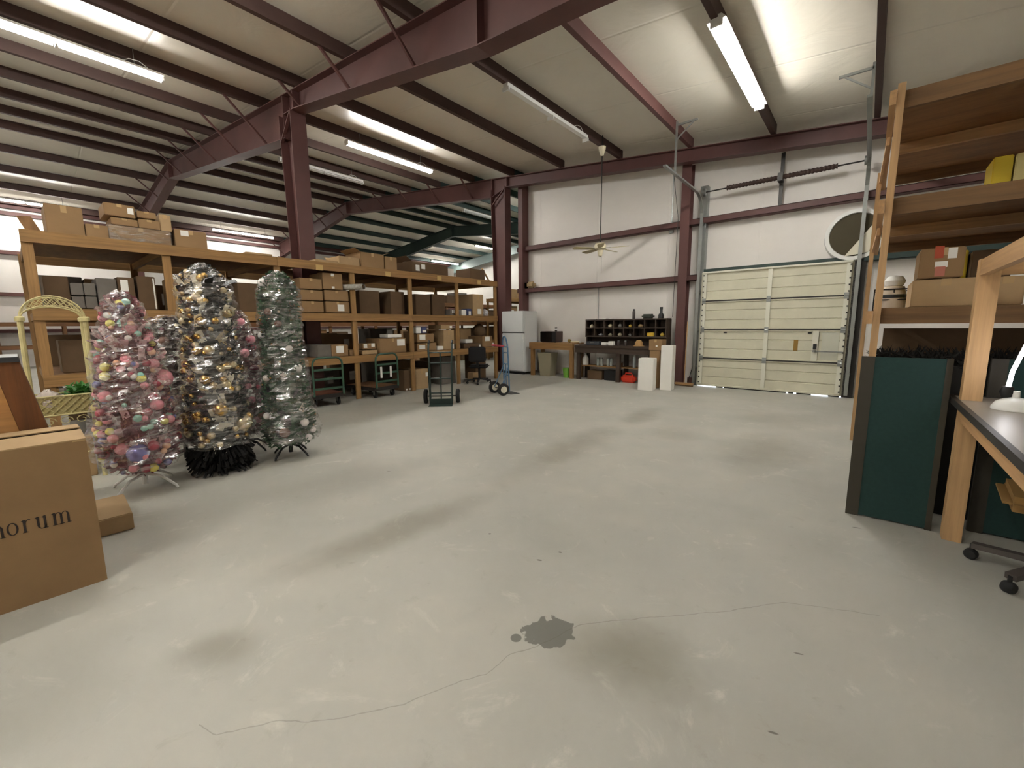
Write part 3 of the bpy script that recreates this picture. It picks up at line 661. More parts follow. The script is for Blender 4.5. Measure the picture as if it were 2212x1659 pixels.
for z in (.8, 1.5, 2.2, 0):
    for k in range(len(RY2)-1):
        y = RY2[k]+.08
        while y < RY2[k+1]-.35:
            wd = random.uniform(.34, .62); h = random.uniform(.4, .56) if z < 2 else random.uniform(.2, .45)
            if y+wd > RY2[k+1]-.06: break
            if random.random() < (.95 if z < 2 else .55):
                m_ = random.choice([CARD, CARD_D, CARD_D, CARD_G]); lab = '%s carton stored on the old rack behind the long rack' % CN[m_.name]
                carton(-12.65, -12.1, y, y+wd, z+.002, z+h, lab, m_, tape=False, group=lab.replace('carton', 'cartons', 1))
            y += wd+random.uniform(.01, .06)
rack('timber_rack', 'timber rack in the open passage past the red column', -10.6, -11.6, [12.2, 13.6, 15.0, 16.4], (.8, 1.6, 2.4), 2.39, (WX, WY, WZ))
for i, (y, wd, z, h) in enumerate(((12.4, .5, .8, .4), (13.0, .45, .8, .3), (14, .6, .8, .45), (12.4, .6, 1.6, .5), (13.8, .5, 1.6, .4), (14.4, .4, 1.6, .3), (12.5, .5, 2.4, .35), (13.7, .7, 2.4, .4), (15.2, .6, 1.6, .5), (15.3, .6, 2.4, .4))):
    carton(-11.3, -10.7, y, y+wd, z+.001, z+h, 'brown carton on the rack in the open passage', [CARD, CARD_L, CARD_D][i % 3], tape=False, group='cartons in the passage rack', paper=[(.5, .5, .3, .4)] if i % 2 else ())
rack('timber_rack', 'low timber rack against the far side wall', XL+1.3, XL+.5, [-2.0, -.4, 1.2, 2.8, 4.4], (.8, 1.6), 1.59, (WDX, WDY, WDZ))
# ------------------------------------------------------------------ refrigerator
ref = thing('refrigerator', 'white top freezer refrigerator at the end of the long wall', 'refrigerator', (0, 0, 0))
fx0, fx1, fyf, fyb, fh = -8.17, -7.42, 9.02, 9.46, 1.74
fx0 = -7.93; fx1 = -7.16; fyf = 8.94; fyb = 9.58
B(fx0, fx1, fyf+.07, fyb, .06, fh).build('body', WHITE_E, ref, bevel=.012)
for z0, z1 in ((.09, 1.138), (1.158, fh+.002)):
    dd = B(fx0-.002, fx1+.002, fyf, fyf+.066, z0, z1).build('door', WHITE_E, ref, bevel=.015)
    MB().bar((fx0+.06, fyf-.03, z1-.32 if z0 < 1 else z0+.06), (fx0+.06, fyf-.03, z1-.06 if z0 < 1 else z0+.26), .025, .02).build('handle', WHITE_E, dd)
B(fx0+.004, fx1-.004, fyf+.02, fyf+.068, 1.1385, 1.1575).build('door_gasket', DKSTEEL, ref)
B(fx0+.02, fx1-.02, fyf+.06, fyf+.1, .0, .06).build('kick_plate', BLACK, ref)
# ------------------------------------------------------------------ work table and bench
TX0, TX1, TY0, TY1 = -6.98, -5.62, 9.0, 9.55
t = thing('work_table', 'light timber work table beside the refrigerator', 'table', (0, 0, 0))
B(TX0, TX1, TY0, TY1, .86, .895).build('table_top', PX, t); B(TX0, TX1, TY0-.026, TY0-.001, .72, .893).build('apron', WX, t); B(TX0, TX0+.03, TY0, TY1, .72, .859).build('apron', WY, t)
for x in (TX0+.032, TX1-.09):
    for y in (TY0, TY1-.09): B(x, x+.088, y, y+.088, 0, .859).build('leg', WZ, t)
BX0, BX1, BZ = -5.55, -3.55, .86
DKW = wood('dark_wood_x', (62, 48, 36), 0, .3); DKZ = wood('dark_wood_z', (62, 48, 36), 2, .3)
t = thing('workbench', 'dark stained workbench with a lower shelf and pigeonhole unit above', 'workbench', (0, 0, 0))
B(BX0, BX1, TY0-.02, TY1, BZ-.05, BZ).build('bench_top', DKW, t); B(BX0, BX1, TY0-.0, TY0+.03, BZ-.19, BZ-.051).build('apron', DKW, t)
for x in (BX0+.03, (BX0+BX1)/2+.1, BX1-.12):
    for y in (TY0+.031, TY1-.1): B(x, x+.09, y, y+.088, 0, BZ-.051).build('leg', DKZ, t)
B(BX0+.03, BX1-.03, TY0+.13, TY1-.1, .33, .355).build('lower_shelf', WX, t)
cx0, cx1, cy0, cy1, cz0, cz1 = -5.42, -3.38, 9.27, 9.56, 1.05, 1.47
cb = thing('pigeonhole_unit', 'dark pigeonhole parts rack of two rows on the workbench', 'organizer', (0, 0, 0))
B(cx0, cx1, cy1-.02, cy1, BZ+.001, cz1).build('back_panel', DKW, cb)
for z in (cz0-.0, cz0+.2, cz1-.02): B(cx0, cx1, cy0, cy1-.021, z, z+.03).build('shelf_board', DKW, cb)
for x in [cx0] + [cx0+(cx1-cx0-.0)*k/8-.01 for k in range(1, 8)] + [cx1-.03]:
    for z in (cz0+.031, cz0+.231): B(x, x+.022, cy0+.004, cy1-.021, z, z+(.168 if z < cz0+.1 else cz1-.0-cz0-.231-.021)).build('divider', DKZ, cb)
for x in (cx0, cx1-.03): B(x, x+.03, cy0+.05, cy1-.021, BZ+.001, cz0-.001).build('side_support', DKZ, cb)
cw = (cx1-cx0)/8
PARTCOL = [(212, 204, 176), (190, 178, 150), (120, 116, 110), (200, 170, 70), (176, 150, 110), (150, 150, 152)]
random.seed(5)
def odds(x, y, z, i, label, grp=None):
    m = mat('oddment_%d' % (i % len(PARTCOL)), PARTCOL[i % len(PARTCOL)], .6)
    o = thing('small_part', label, 'part', (x, y, z), group=grp)
    crumple(random.uniform(.04, .065), random.uniform(.05, .09), n=9, k=5, seed=i, j=.15).build('part', m, o); return o
for i, (k, row) in enumerate(((0, 1), (2, 1), (3, 1), (4, 1), (5, 1), (1, 0), (2, 0), (3, 0), (4, 0), (7, 0))):
    odds(cx0+cw*(k+.5), cy0+.1, cz0+(.031 if row == 0 else .231), i, 'pale oddment lying in a pigeonhole above the workbench', 'oddments in the pigeonholes')
carton(cx0+cw*6.2, cx0+cw*6.85, cy0+.03, cy0+.2, cz0+.031, cz0+.11, 'yellow box lying in a lower pigeonhole', mat('yellow_box', (204, 168, 48), .6), front='-Y', tape=False)
# on top of the pigeonholes
def bottle(name, label, loc, prof, m, capm=None, cap=None, cat='bottle', group=None):
    o = thing(name, label, cat, loc, group=group); MB().lathe(prof, n=14).build('body', m, o)
    if cap: MB().lathe(cap, n=12).build('cap', capm, o)
    return o
DKB = mat('dark_can', (58, 48, 44), .4)
px = lambda x, y=9.4: on(x, 690, 1, y).x
bottle('spray_can', 'dark spray can standing on the pigeonhole unit', (px(1368), 9.42, cz1+.011), [(.033, 0), (.033, .17), (.02, .19)], DKB, BLACK, [(.022, .19), (.022, .225), (0, .225)], 'can')
bottle('oil_bottle', 'dark bottle with wide base at the end of the pigeonhole unit', (px(1427), 9.42, cz1+.011), [(.06, 0), (.06, .08), (.03, .12), (.028, .2)], BLACK, BLACK, [(.032, .2), (.032, .25), (0, .25)])
o = thing('tool_case', 'rounded dark green tool case on the pigeonhole unit', 'case', (px(1399), 9.42, cz1+.011))
B(-.13, .13, -.09, .09, 0, .1).build('case', mat('case_green', (46, 52, 44), .6), o, bevel=.035)
o = thing('paper_pile', 'loose white papers on the pigeonhole unit', 'paper', (px(1310), 9.42, cz1+.011)); MB().box(-.22, .02, -.1, .1, 0, .012).box(-.05, .2, -.09, .1, .0125, .02).build('sheets', PAPER, o)
# on the bench
o = thing('tool_box', 'flat dark grey tool box on the workbench', 'box', (px(1283, 9.1), 9.12, BZ+.001)); B(-.17, .17, -.09, .09, 0, .09).build('case', mat('slate_case', (66, 70, 76), .5), o, bevel=.012); B(-.05, .05, -.1, -.091, .05, .07).build('clasp', GALV, o)
for xx, w_, h_, lab in ((1307, .13, .07, 'low white carton on the workbench next to the tool box'), (1322, .12, .1, 'white box with rounded lid on the workbench')):
    carton(px(xx, 9.1)-w_/2, px(xx, 9.1)+w_/2, 9.05, 9.17, BZ+.001, BZ+h_, lab, PAPER, front='-Y', tape=False)
for xx, lab in ((1337, 'small dark jar on the workbench beside the white box'), (1352, 'small brown jar on the workbench beside the dark post')):
    bottle('jar', lab, (px(xx, 9.1), 9.12, BZ+.001), [(.035, 0), (.035, .09), (.028, .1)], DKB, GALV, [(.03, .1), (.03, .12), (0, .12)], 'jar')
o = thing('brown_hat', 'tan dome shaped hat lying on the workbench', 'hat', (px(1381, 9.1), 9.12, BZ+.001))
MB().lathe([(.13, 0), (.125, .008), (.09, .015), (.085, .08), (.05, .13), (0, .14)], n=18).build('crown', mat('tan_felt', (176, 138, 88), .85), o)
# on lower shelf
sz = .356
JUG = mat('white_jug', (226, 226, 220), .45)
def tx(x): return on(x, 760, 1, 9.17).x
bottle('jug', 'white plastic jug on the shelf under the workbench', (tx(1263), 9.22, sz), [(.075, 0), (.08, .02), (.08, .16), (.03, .25)], JUG, WHITE_P, [(.025, .25), (.025, .28), (0, .28)])
for xx, lab in ((1290, 'clear jar in the row under the workbench'), (1298, 'clear jar in the row under the workbench'), (1312, 'clear jar in the row under the workbench'), (1319, 'clear jar in the row under the workbench')):
    bottle('glass_jar', lab, (tx(xx), 9.22, sz), [(.032, 0), (.034, .02), (.034, .15), (.026, .17)], mat('jar_glass', (196, 204, 200), .15, spec=.8), GALV, [(.03, .17), (.03, .195), (0, .195)], 'jar', 'clear jars under the workbench')
bottle('tin_can', 'low brown tin on the shelf under the workbench', (tx(1338), 9.22, sz), [(.07, 0), (.07, .1)], mat('brown_tin', (92, 64, 40), .5), GALV, [(.072, .1), (.072, .115), (0, .115)], 'can')
bottle('water_bottle', 'pale grey bottle on the shelf under the workbench behind the white boxes', (tx(1369), 9.22, sz), [(.035, 0), (.038, .2), (.02, .26)], mat('pale_bottle', (176, 186, 188), .3), WHITE_P, [(.018, .26), (.018, .29), (0, .29)])
o = thing('gas_can', 'orange red plastic fuel can under the workbench', 'fuel can', (on(1358, 832, 1, 9.2).x+.0, 9.2, .001)); REDP = mat('red_plastic', (206, 58, 30), .45)
B(-.17, .17, -.1, .1, 0, .17).build('tank', REDP, o, bevel=.04); MB().tube([(-.1, 0, .17), (-.08, 0, .22), (.06, 0, .22), (.08, 0, .17)], .015, 8).build('handle', REDP, o)
carton(-5.3, -4.9, 9.2, 9.5, .001, .22, 'dark carton on the floor under the workbench', CARD_D, front='-Y', tape=False)
carton(-4.85, -4.5, 9.22, 9.5, .001, .25, 'black carton on the floor under the middle of the workbench', BLACK, front='-Y', tape=False)
# work table items
o = thing('microwave_oven', 'black microwave oven on the timber work table', 'microwave', (px(1187, 9.2)+.02, 9.27, .896))
B(-.25, .25, -.16, .17, .015, .29).build('housing', mat('microwave_brown', (62, 42, 40), .4), o, bevel=.008); B(-.245, .12, -.176, -.161, .025, .28).build('door', mat('microwave_glass', (14, 13, 14), .15), o)
B(.125, .245, -.174, -.161, .025, .28).build('control_panel', BLACK, o)
for sx in (-.2, .2):
    for sy in (-.12, .12): MB().lathe([(.015, 0), (.015, .015)], (sx, sy, 0), 8).build('foot', RUBBER, o)
bottle('tin_can', 'small dark labelled can on the microwave', (px(1197, 9.2)+.02, 9.26, 1.187), [(.033, 0), (.033, .1)], DKB, WHITE_P, [(.034, .03), (.034, .065)], 'can')
o = thing('tape_gun', 'cream tape gun lying on the timber work table', 'tape gun', (px(1242, 9.2), 9.2, .896)); CRM = mat('cream_plastic', (220, 208, 170), .5)
MB().tube([(-.12, 0, .03), (.0, .02, .025), (.14, 0, .03)], [.018, .025, .02], 8).build('handle', CRM, o); MB().lathe([(.045, -.02), (.05, 0), (.045, .02)], n=14, M=Matrix.Translation((-.16, 0, .05)) @ Matrix.Rotation(R(80), 4, 'X')).build('tape_reel', mat('olive_reel', (120, 100, 40), .5), o)
MB().lathe([(.02, 0), (.035, .04), (.0, .06)], (.12, .05, .0), 10).build('guard', WHITE_P, o)
o = thing('waste_bin', 'beige rectangular waste bin under the timber work table', 'bin', (-6.52, 9.2, .001))
MB().add([(-.16, -.13, 0), (.16, -.13, 0), (.16, .13, 0), (-.16, .13, 0), (-.21, -.17, .6), (.21, -.17, .6), (.21, .17, .6), (-.21, .17, .6)], [(3, 2, 1, 0), (0, 1, 5, 4), (1, 2, 6, 5), (2, 3, 7, 6), (3, 0, 4, 7), (4, 5, 6, 7)]).build('bin', mat('beige_plastic', (158, 150, 126), .6), o)
B(-.22, .22, -.18, .18, .6, .62).build('rim', MATS['beige_plastic'], o)
o = thing('bucket', 'small lime green bucket under the timber work table', 'bucket', (on(1224, 812, 1, 9.1).x, 9.12, .001)); LIME = mat('lime_plastic', (128, 188, 74), .5)
MB().lathe([(.085, 0), (.115, .24), (.12, .24), (.12, .25), (.108, .25), (.08, .012), (0, .012)], n=20).build('pail', LIME, o)
MB().tube([(-.115, 0, .235), (-.1, -.05, .2), (0, -.125, .16), (.1, -.05, .2), (.115, 0, .235)], .004, 5).build('bail', GALV, o)
# white boxes and cartons at the wall post
carton(-3.56, -3.26, 8.22, 8.5, .001, .66, 'short square white carton standing on the floor before the workbench', PAPER, front='-Y', rz=R(8), tape=False)
carton(-3.2, -2.97, 8.5, 8.73, .001, .92, 'tall narrow white carton standing beside the short white one', PAPER, front='-Y', rz=R(4), tape=False)
carton(-3.52, -3.3, 8.72, 8.94, .001, .80, 'tall brown carton behind the two white cartons', CARD, front='-Y', tape=False)
carton(-3.54, -3.26, 8.71, 8.95, .803, 1.03, 'brown carton with round sticker atop the tall brown carton', CARD, front='-Y', paper=[(.6, .4, .14, .14)])
# broom and rod
o = thing('push_broom', 'push broom with thin wooden handle leaning on the wall post', 'broom', (-2.98, 9.36, .001)); 
B(-.19, .19, -.035, .035, .03, .075).build('broom_block', PX, o); B(-.185, .185, -.03, .03, 0, .03).build('bristles', CARD_D, o); MB().tube([(0, 0, .06), (-.02, .10, 1.4)], .011, 8).build('handle', PZ, o)
tag(MB().tube([(-2.98, 9.56, .005), (-2.87, 9.6, .5), (-2.865, 9.6, .95)], .008, 6).build('steel_rod', DKSTEEL), 'thin dark steel rod leaning on the door jamb', 'rod')
for (x_, za_, zb_, lab) in ((-5.35, 1.5, 2.28, 'conduit running down to the pigeonhole unit'), (-3.55, 3.45, 4.7, 'thin conduit dropping to a junction box above the upper girt')):
    o = thing('conduit', lab, 'conduit', (x_, 9.78, za_)); MB().tube([(0, 0, 0), (0, 0, zb_-za_)], .011, 8).build('pipe', GALV, o)
    B(-.04, .04, -.03, .019, -.08, .0).build('junction_box', GALV, o)
tag(MB().tube([(-3.55, 9.75, 4.7), (-3.45, 9.6, 4.3), (-3.3, 9.45, 3.6), (-3.32, 9.47, 2.6), (-3.33, 9.46, 1.5)], .006, 5).build('hanging_cable', DKSTEEL), 'dark cable hanging beside the red wall post', 'cable')
# ------------------------------------------------------------------ wheeled things
def wheel(b, c, r, w_, axis, n=18):
    M = Matrix.Translation(c) @ Vector((0, 0, 1)).rotation_difference(Vector(axis)).to_matrix().to_4x4()
    return b.lathe([(r*.55, -w_*.5), (r*.8, -w_*.5), (r, -w_*.3), (r, w_*.3), (r*.8, w_*.5), (r*.55, w_*.5)], n=n, M=M)
def hub(b, c, r, w_, axis, n=14):
    M = Matrix.Translation(c) @ Vector((0, 0, 1)).rotation_difference(Vector(axis)).to_matrix().to_4x4()
    return b.lathe([(0, -w_*.52), (r*.56, -w_*.52), (r*.56, w_*.52), (0, w_*.52)], n=n, M=M)
HTG = mat('hand_truck_green', (34, 50, 44), .45); HTB = mat('hand_truck_blue', (78, 112, 140), .45); HUBW = mat('cream_hub', (216, 210, 190), .4); GRIP = mat('red_grip', (168, 50, 66), .6)
h = thing('hand_truck', 'dark green hand truck with twin handles and toe plate', 'hand truck', (-5.56, 4.66, 0), R(44))
for s in (-1, 1):
    MB().tube([(s*.19, .0, .06), (s*.19, .03, .7), (s*.2, .04, .95), (s*.2, .09, 1.03), (s*.2, .17, 1.08)], .017, 8).build('rail', HTG, h)
    MB().tube([(s*.2, .11, 1.045), (s*.2, .19, 1.09)], .021, 8).build('grip', DKSTEEL, h)
    MB().prism([(0, .06), (.16, .1), (.14, .2), (.02, .42)], lambda u, v, w_: (s*.19+w_-.005, u, v), .01).build('axle_bracket', HTG, h)
    b = wheel(MB(), (s*.28, .14, .125), .125, .07, (1, 0, 0)).build('wheel', RUBBER, h); hub(MB(), (s*.28, .14, .125), .125, .07, (1, 0, 0)).build('wheel_hub', HUBW, b)
MB().tube([(-.3, .14, .125), (.3, .14, .125)], .011, 8).build('axle', DKSTEEL, h)
for z in (.2, .45, .72, .9): MB().tube([(-.19, .01+z*.035, z), (.19, .01+z*.035, z)], .013, 8).build('cross_bar', HTG, h)
MB().tube([(0, .01, .06), (0, .035, .9)], .012, 8).build('centre_bar', HTG, h); B(-.2, .2, -.2, .0, .0, .008).build('toe_plate', HTG, h); B(-.2, .2, -.004, .004, .008, .1).build('toe_plate_heel', HTG, h)
h = thing('hand_truck', 'blue hand truck with looped handle and red grips', 'hand truck', (-5.42, 6.24, 0), R(158))
lo = [(-.11, .0, .06), (-.11, .03, .9)] + [(-.11*math.cos(t*math.pi/8), .03+.02*math.sin(t*math.pi/8), .9+.24*math.sin(t*math.pi/8)) for t in range(1, 8)] + [(.11, .03, .9), (.11, 0, .06)]
MB().tube(lo, .015, 8).build('frame_loop', HTB, h)
for s in (-1, 1):
    MB().tube([(s*.11, .02, .55), (s*.15, .2, .14)], .011, 8).build('brace', HTB, h); MB().tube([(s*.11, .03, .93), (s*.12, .16, .96)], .012, 8).build('handle', HTB, h)
    MB().tube([(s*.12, .12, .955), (s*.125, .26, .97)], .019, 8).build('grip', GRIP, h)
    b = wheel(MB(), (s*.2, .18, .12), .12, .06, (1, 0, 0)).build('wheel', RUBBER, h); hub(MB(), (s*.2, .18, .12), .12, .06, (1, 0, 0)).build('wheel_hub', HUBW, b)
MB().tube([(-.22, .18, .12), (.22, .18, .12)], .01, 8).build('axle', DKSTEEL, h)
for z in (.15, .38, .6, .82): MB().tube([(-.11, .01+z*.02, z), (.11, .01+z*.02, z)], .011, 8).build('cross_bar', HTB, h)
MB().tube([(0, .01, .06), (0, .02, .6)], .01, 8).build('centre_bar', HTB, h); B(-.17, .17, -.2, 0, 0, .007).build('toe_plate', DKSTEEL, h)
CARTG = mat('cart_green', (52, 84, 66), .45)
def cart(label, loc, rz, deckm):
    o = thing('platform_cart', label, 'cart', loc, rz, 'green handled platform carts under the rack')
    B(-.9, 0, -.27, .27, .18, .215).build('deck', deckm, o); MB().box(-.9, .012, -.285, -.271, .15, .217).box(-.9, .012, .271, .285, .15, .217).box(.0, .012, -.271, .271, .15, .217).build('deck_frame', CARTG if 0 else DKSTEEL, o)
    pts = [(.0, -.25, .2), (.0, -.25, .72)] + [(.0, -.25+.1*(1-math.cos(k*math.pi/8)), .72+.12*math.sin(k*math.pi/8)) for k in range(1, 5)] + [(.0, .25-.1*(1-math.cos(k*math.pi/8)), .72+.12*math.sin(k*math.pi/8)) for k in range(4, 0, -1)] + [(.0, .25, .72), (.0, .25, .2)]
    pts = [(.03, y, z) for _, y, z in pts]
    MB().tube(pts, .018, 8).build('push_handle', CARTG, o)
    for z in (.32, .48, .64): B(.022, .034, -.25, .25, z-.018, z+.018).build('cross_slat', CARTG, o)
    for x in (-.8, -.1):
        for y in (-.2, .2):
            b = wheel(MB(), (x, y, .065), .065, .04, (0, 1, 0), 14).build('caster', RUBBER, o); MB().box(x-.02, x+.02, y-.03, y-.024, .06, .18).box(x-.02, x+.02, y+.024, y+.03, .06, .18).build('fork', GALV, b)
    return o
y1_, y2_ = on(707, 820, 0, -6.95).y, on(835, 820, 0, -6.98).y
cart('green handled platform cart with dark red deck near the green wrapped tree', (-6.93, y1_, 0), R(-3), mat('dark_red_deck', (104, 62, 46), .7, var=.2, scale=(6, 20, 6)))
c2 = cart('green handled platform cart with brown deck in front of the third rack bay', (-6.98, y2_, 0), R(5), mat('brown_deck', (126, 90, 60), .7, var=.2, scale=(6, 20, 6)))
for yy in (-.16, .06): B(.035, .037, yy, yy+.045, .39, .6).build('paper_tag', PAPER, c2)
def office_chair(label, loc, rz, sm, basem, seat_h=.46, back=True, bh=.36):
    o = thing('office_chair', label, 'chair', loc, rz)
    for k in range(5):
        a = R(72*k+20); d_ = Vector((math.cos(a), math.sin(a), 0))
        l = MB().bar(d_*.03+Vector((0, 0, .11)), d_*.29+Vector((0, 0, .085)), .045, .03).build('base_leg', basem, o)
        b = wheel(MB(), d_*.29+Vector((0, 0, .03)), .03, .045, (-d_.y, d_.x, 0), 12); b.tube([d_*.29+Vector((0, 0, .03)), d_*.29+Vector((0, 0, .09))], .009, 6); b.build('caster', RUBBER, l)
    MB().tube([(0, 0, .09), (0, 0, seat_h-.05)], .026, 10).build('gas_lift', BLACK, o)
    B(-.22, .22, -.21, .21, seat_h-.05, seat_h+.03).build('seat', sm, o, bevel=.035)
    if back:
        MB().bar((0, .2, seat_h-.03), (0, .27, seat_h+.2), .06, .015).build('back_bar', BLACK, o)
        B(-.2, .2, .22, .29, seat_h+.1, seat_h+.1+bh).build('backrest', sm, o, bevel=.032)
    return o
FAB = mat('black_fabric', (30, 29, 30), .9)
office_chair('small black office chair pulled up to the last rack bay', (-6.92, 6.98, 0), R(215), FAB, BLACK, .42)
# ------------------------------------------------------------------ wrapped trees
def wrap_mat():
    m = bpy.data.materials.new('stretch_wrap'); m.use_nodes = True; nt = m.node_tree; N = nt.nodes; L = nt.links; N.clear()
    out = N.new('ShaderNodeOutputMaterial'); tr = N.new('ShaderNodeBsdfTransparent'); gl = N.new('ShaderNodeBsdfGlossy'); df = N.new('ShaderNodeBsdfDiffuse')
    tr.inputs[0].default_value = (.97, .97, .97, 1); gl.inputs['Roughness'].default_value = .07; gl.inputs[0].default_value = (.95, .95, .97, 1); df.inputs[0].default_value = (.85, .85, .86, 1)
    tc = N.new('ShaderNodeTexCoord'); mp = N.new('ShaderNodeMapping'); mp.inputs['Scale'].default_value = (5, 5, 24); L.new(tc.outputs['Object'], mp.inputs[0])
    n = N.new('ShaderNodeTexNoise'); n.inputs['Scale'].default_value = 1; n.inputs['Detail'].default_value = 4; n.inputs['Distortion'].default_value = 1.4; L.new(mp.outputs[0], n.inputs['Vector'])
    n2 = N.new('ShaderNodeTexNoise'); n2.inputs['Scale'].default_value = 16; n2.inputs['Detail'].default_value = 3; L.new(tc.outputs['Object'], n2.inputs['Vector'])
    ad = N.new('ShaderNodeMath'); L.new(n.outputs['Fac'], ad.inputs[0]); L.new(n2.outputs['Fac'], ad.inputs[1])
    bp = N.new('ShaderNodeBump'); bp.inputs['Strength'].default_value = .6; bp.inputs['Distance'].default_value = .012; L.new(ad.outputs[0], bp.inputs['Height']); L.new(bp.outputs[0], gl.inputs['Normal'])
    mr = N.new('ShaderNodeMapRange'); mr.inputs[1].default_value = .4; mr.inputs[2].default_value = .72; mr.inputs[3].default_value = .06; mr.inputs[4].default_value = .5; L.new(n.outputs['Fac'], mr.inputs[0])
    m1 = N.new('ShaderNodeMixShader'); L.new(mr.outputs[0], m1.inputs[0]); L.new(tr.outputs[0], m1.inputs[1]); L.new(gl.outputs[0], m1.inputs[2])
    m2 = N.new('ShaderNodeMixShader'); m2.inputs[0].default_value = .025; L.new(m1.outputs[0], m2.inputs[1]); L.new(df.outputs[0], m2.inputs[2]); L.new(m2.outputs[0], out.inputs[0])
    return m
WRAP = wrap_mat()
def rad(prof, z):
    for (z0, r0), (z1, r1) in zip(prof, prof[1:]):
        if z0 <= z <= z1: return r0+(r1-r0)*(z-z0)/(z1-z0)
    return 0
SPH = {}
def sphere(m, r):
    k = (m.name, round(r, 3))
    if k not in SPH:
        bm = bmesh.new(); bmesh.ops.create_icosphere(bm, subdivisions=2, radius=r); me = bpy.data.meshes.new('ornament'); bm.to_mesh(me); bm.free(); me.shade_smooth(); me.materials.append(m); SPH[k] = me
    return SPH[k]
def ribbon_mesh(m, w_, l, seed):
    rnd = random.Random(seed); b = MB(); vs = []
    for i in range(9):
        t = i/8; a = t*2.6+rnd.uniform(-.2, .2); vs += [(l*t*math.cos(a*.5), -w_/2, l*.5*math.sin(a)), (l*t*math.cos(a*.5)+.01, w_/2*(1-.5*t), l*.5*math.sin(a)+.006)]
    b.add(vs, [(2*i, 2*i+1, 2*i+3, 2*i+2) for i in range(8)], True); return b.mesh('ribbon', m)
def tree(label, loc, prof, fol, seed, balls, nballs, ribs=(), nribs=0, stand=BLACK, legs=4, zleg=.12, ntuft=2600, wrap=True, skirt=None, tuft=.05, rz=0, leg_r=.2):
    rnd = random.Random(seed)
    o = thing('wrapped_tree', label, 'christmas tree', loc, rz, 'decorated trees in plastic wrap')
    z0, z1 = prof[0][0], prof[-1][0]
    MB().tube([(0, 0, .04), (0, 0, z1-.1)], [.022, .012], 8).build('trunk', stand, o)
    for k in range(legs):
        a = R(360/legs*k+25); d_ = Vector((math.cos(a), math.sin(a), 0))
        MB().tube([Vector((0, 0, zleg)), d_*leg_r*.55+Vector((0, 0, zleg-.02)), d_*leg_r+Vector((0, 0, .03)), d_*(leg_r+.015)+Vector((0, 0, .008))], [.013, .012, .011, .009], 7).build('stand_leg', stand, o)
    b = MB(); vs = []; fs = []
    core = [(r*.5, z) for z, r in prof]; b.lathe(core, n=14)
    for i in range(ntuft):
        z = z0+(z1-z0)*rnd.random()**1.05; r = rad(prof, z)*rnd.uniform(.5, .93); a = rnd.uniform(0, 2*math.pi)
        p = Vector((r*math.cos(a), r*math.sin(a), z)); out_ = Vector((math.cos(a), math.sin(a), rnd.uniform(-.5, .7))).normalized()
        side = out_.cross(Vector((rnd.uniform(-1, 1), rnd.uniform(-1, 1), rnd.uniform(-1, 1)))).normalized()*rnd.uniform(.008, .016); l = tuft*rnd.uniform(.6, 1.3)
        if (p+out_*l).xy.length > rad(prof, max(z0, min(z1-.001, z)))*1.0: l *= .4
        k = len(vs); vs += [p-side, p+side, p+out_*l+side*.6, p+out_*l-side*.6]; fs.append((k, k+1, k+2, k+3))
    b.add(vs, fs); f = b.build('foliage', fol, o); f['kind'] = 'stuff'
    if skirt:
        s = MB(); vs = []; fs = []
        for i in range(700):
            a = rnd.uniform(0, 2*math.pi); r = skirt[1]*rnd.uniform(.2, .95); z = rnd.uniform(.03, skirt[0]); p = Vector((r*math.cos(a), r*math.sin(a), z)); d_ = Vector((math.cos(a)*.6, math.sin(a)*.6, -.6)).normalized()
            sd = d_.cross(Vector((rnd.uniform(-1, 1), rnd.uniform(-1, 1), .3))).normalized()*.012; e = p+d_*.07
            e.z = max(e.z, .01); k = len(vs); vs += [p-sd, p+sd, e+sd, e-sd]; fs.append((k, k+1, k+2, k+3))
        s.add(vs, fs); q = s.build('lower_branches', skirt[2], o); q['kind'] = 'stuff'
    for i in range(nballs):
        m, ra, rb_ = rnd.choice(balls); r = round(rnd.uniform(ra, rb_)/.006)*.006
        z = rnd.uniform(z0+.03, z1-.08); a = rnd.uniform(-2.2, 1.6) if rnd.random() < .8 else rnd.uniform(0, 6.28)
        d_ = max(.02, rad(prof, z)-r*rnd.uniform(.35, 1.)); link('ornament', sphere(m, r), o, (d_*math.cos(a), d_*math.sin(a), z))
    rms = [ribbon_mesh(m, w_, l, 7*i+seed) for i, (m, w_, l) in enumerate(ribs)]
    for i in range(nribs):
        z = rnd.uniform(z0+.08, z1-.12); a = rnd.uniform(-2.2, 1.6); d_ = rad(prof, z)*.72; q = link('ribbon', rnd.choice(rms), o, (d_*math.cos(a), d_*math.sin(a), z)); q.rotation_euler = (rnd.uniform(-.6, .6), rnd.uniform(-.9, .5), a+rnd.uniform(-.7, .7))
    if wrap:
        ww = MB(); n = 26; rows = 44; vs = []; ph = rnd.uniform(0, 6)
        za, zb = z0+.02 if not skirt else z0, z1+.015
        for j in range(rows+1):
            t = j/rows; z = za+(zb-za)*t; r0 = rad(prof, min(max(z, z0), z1-.002))*1.05+.012
            if j == rows: r0 = .015
            for k in range(n):
                a = 2*math.pi*k/n; rr = r0*(1+.05*math.sin(3*a+z*9+ph)+.035*math.sin(7*a-z*31+ph*2)+.03*math.sin(z*75+2*a))+rnd.uniform(-.012, .012)
                vs.append((rr*math.cos(a), rr*math.sin(a), z+rnd.uniform(-.01, .01)+(.03*math.sin(2*a+ph)*t if j < rows else 0)))
        ww.add(vs, [(j*n+k, j*n+(k+1) % n, (j+1)*n+(k+1) % n, (j+1)*n+k) for j in range(rows) for k in range(n)], False)
        ww.build('plastic_wrap', WRAP, o)
    return o
def orn(name, rgb, rough=.25, metal=0): return mat(name, rgb, rough, metal=metal, spec=.6)
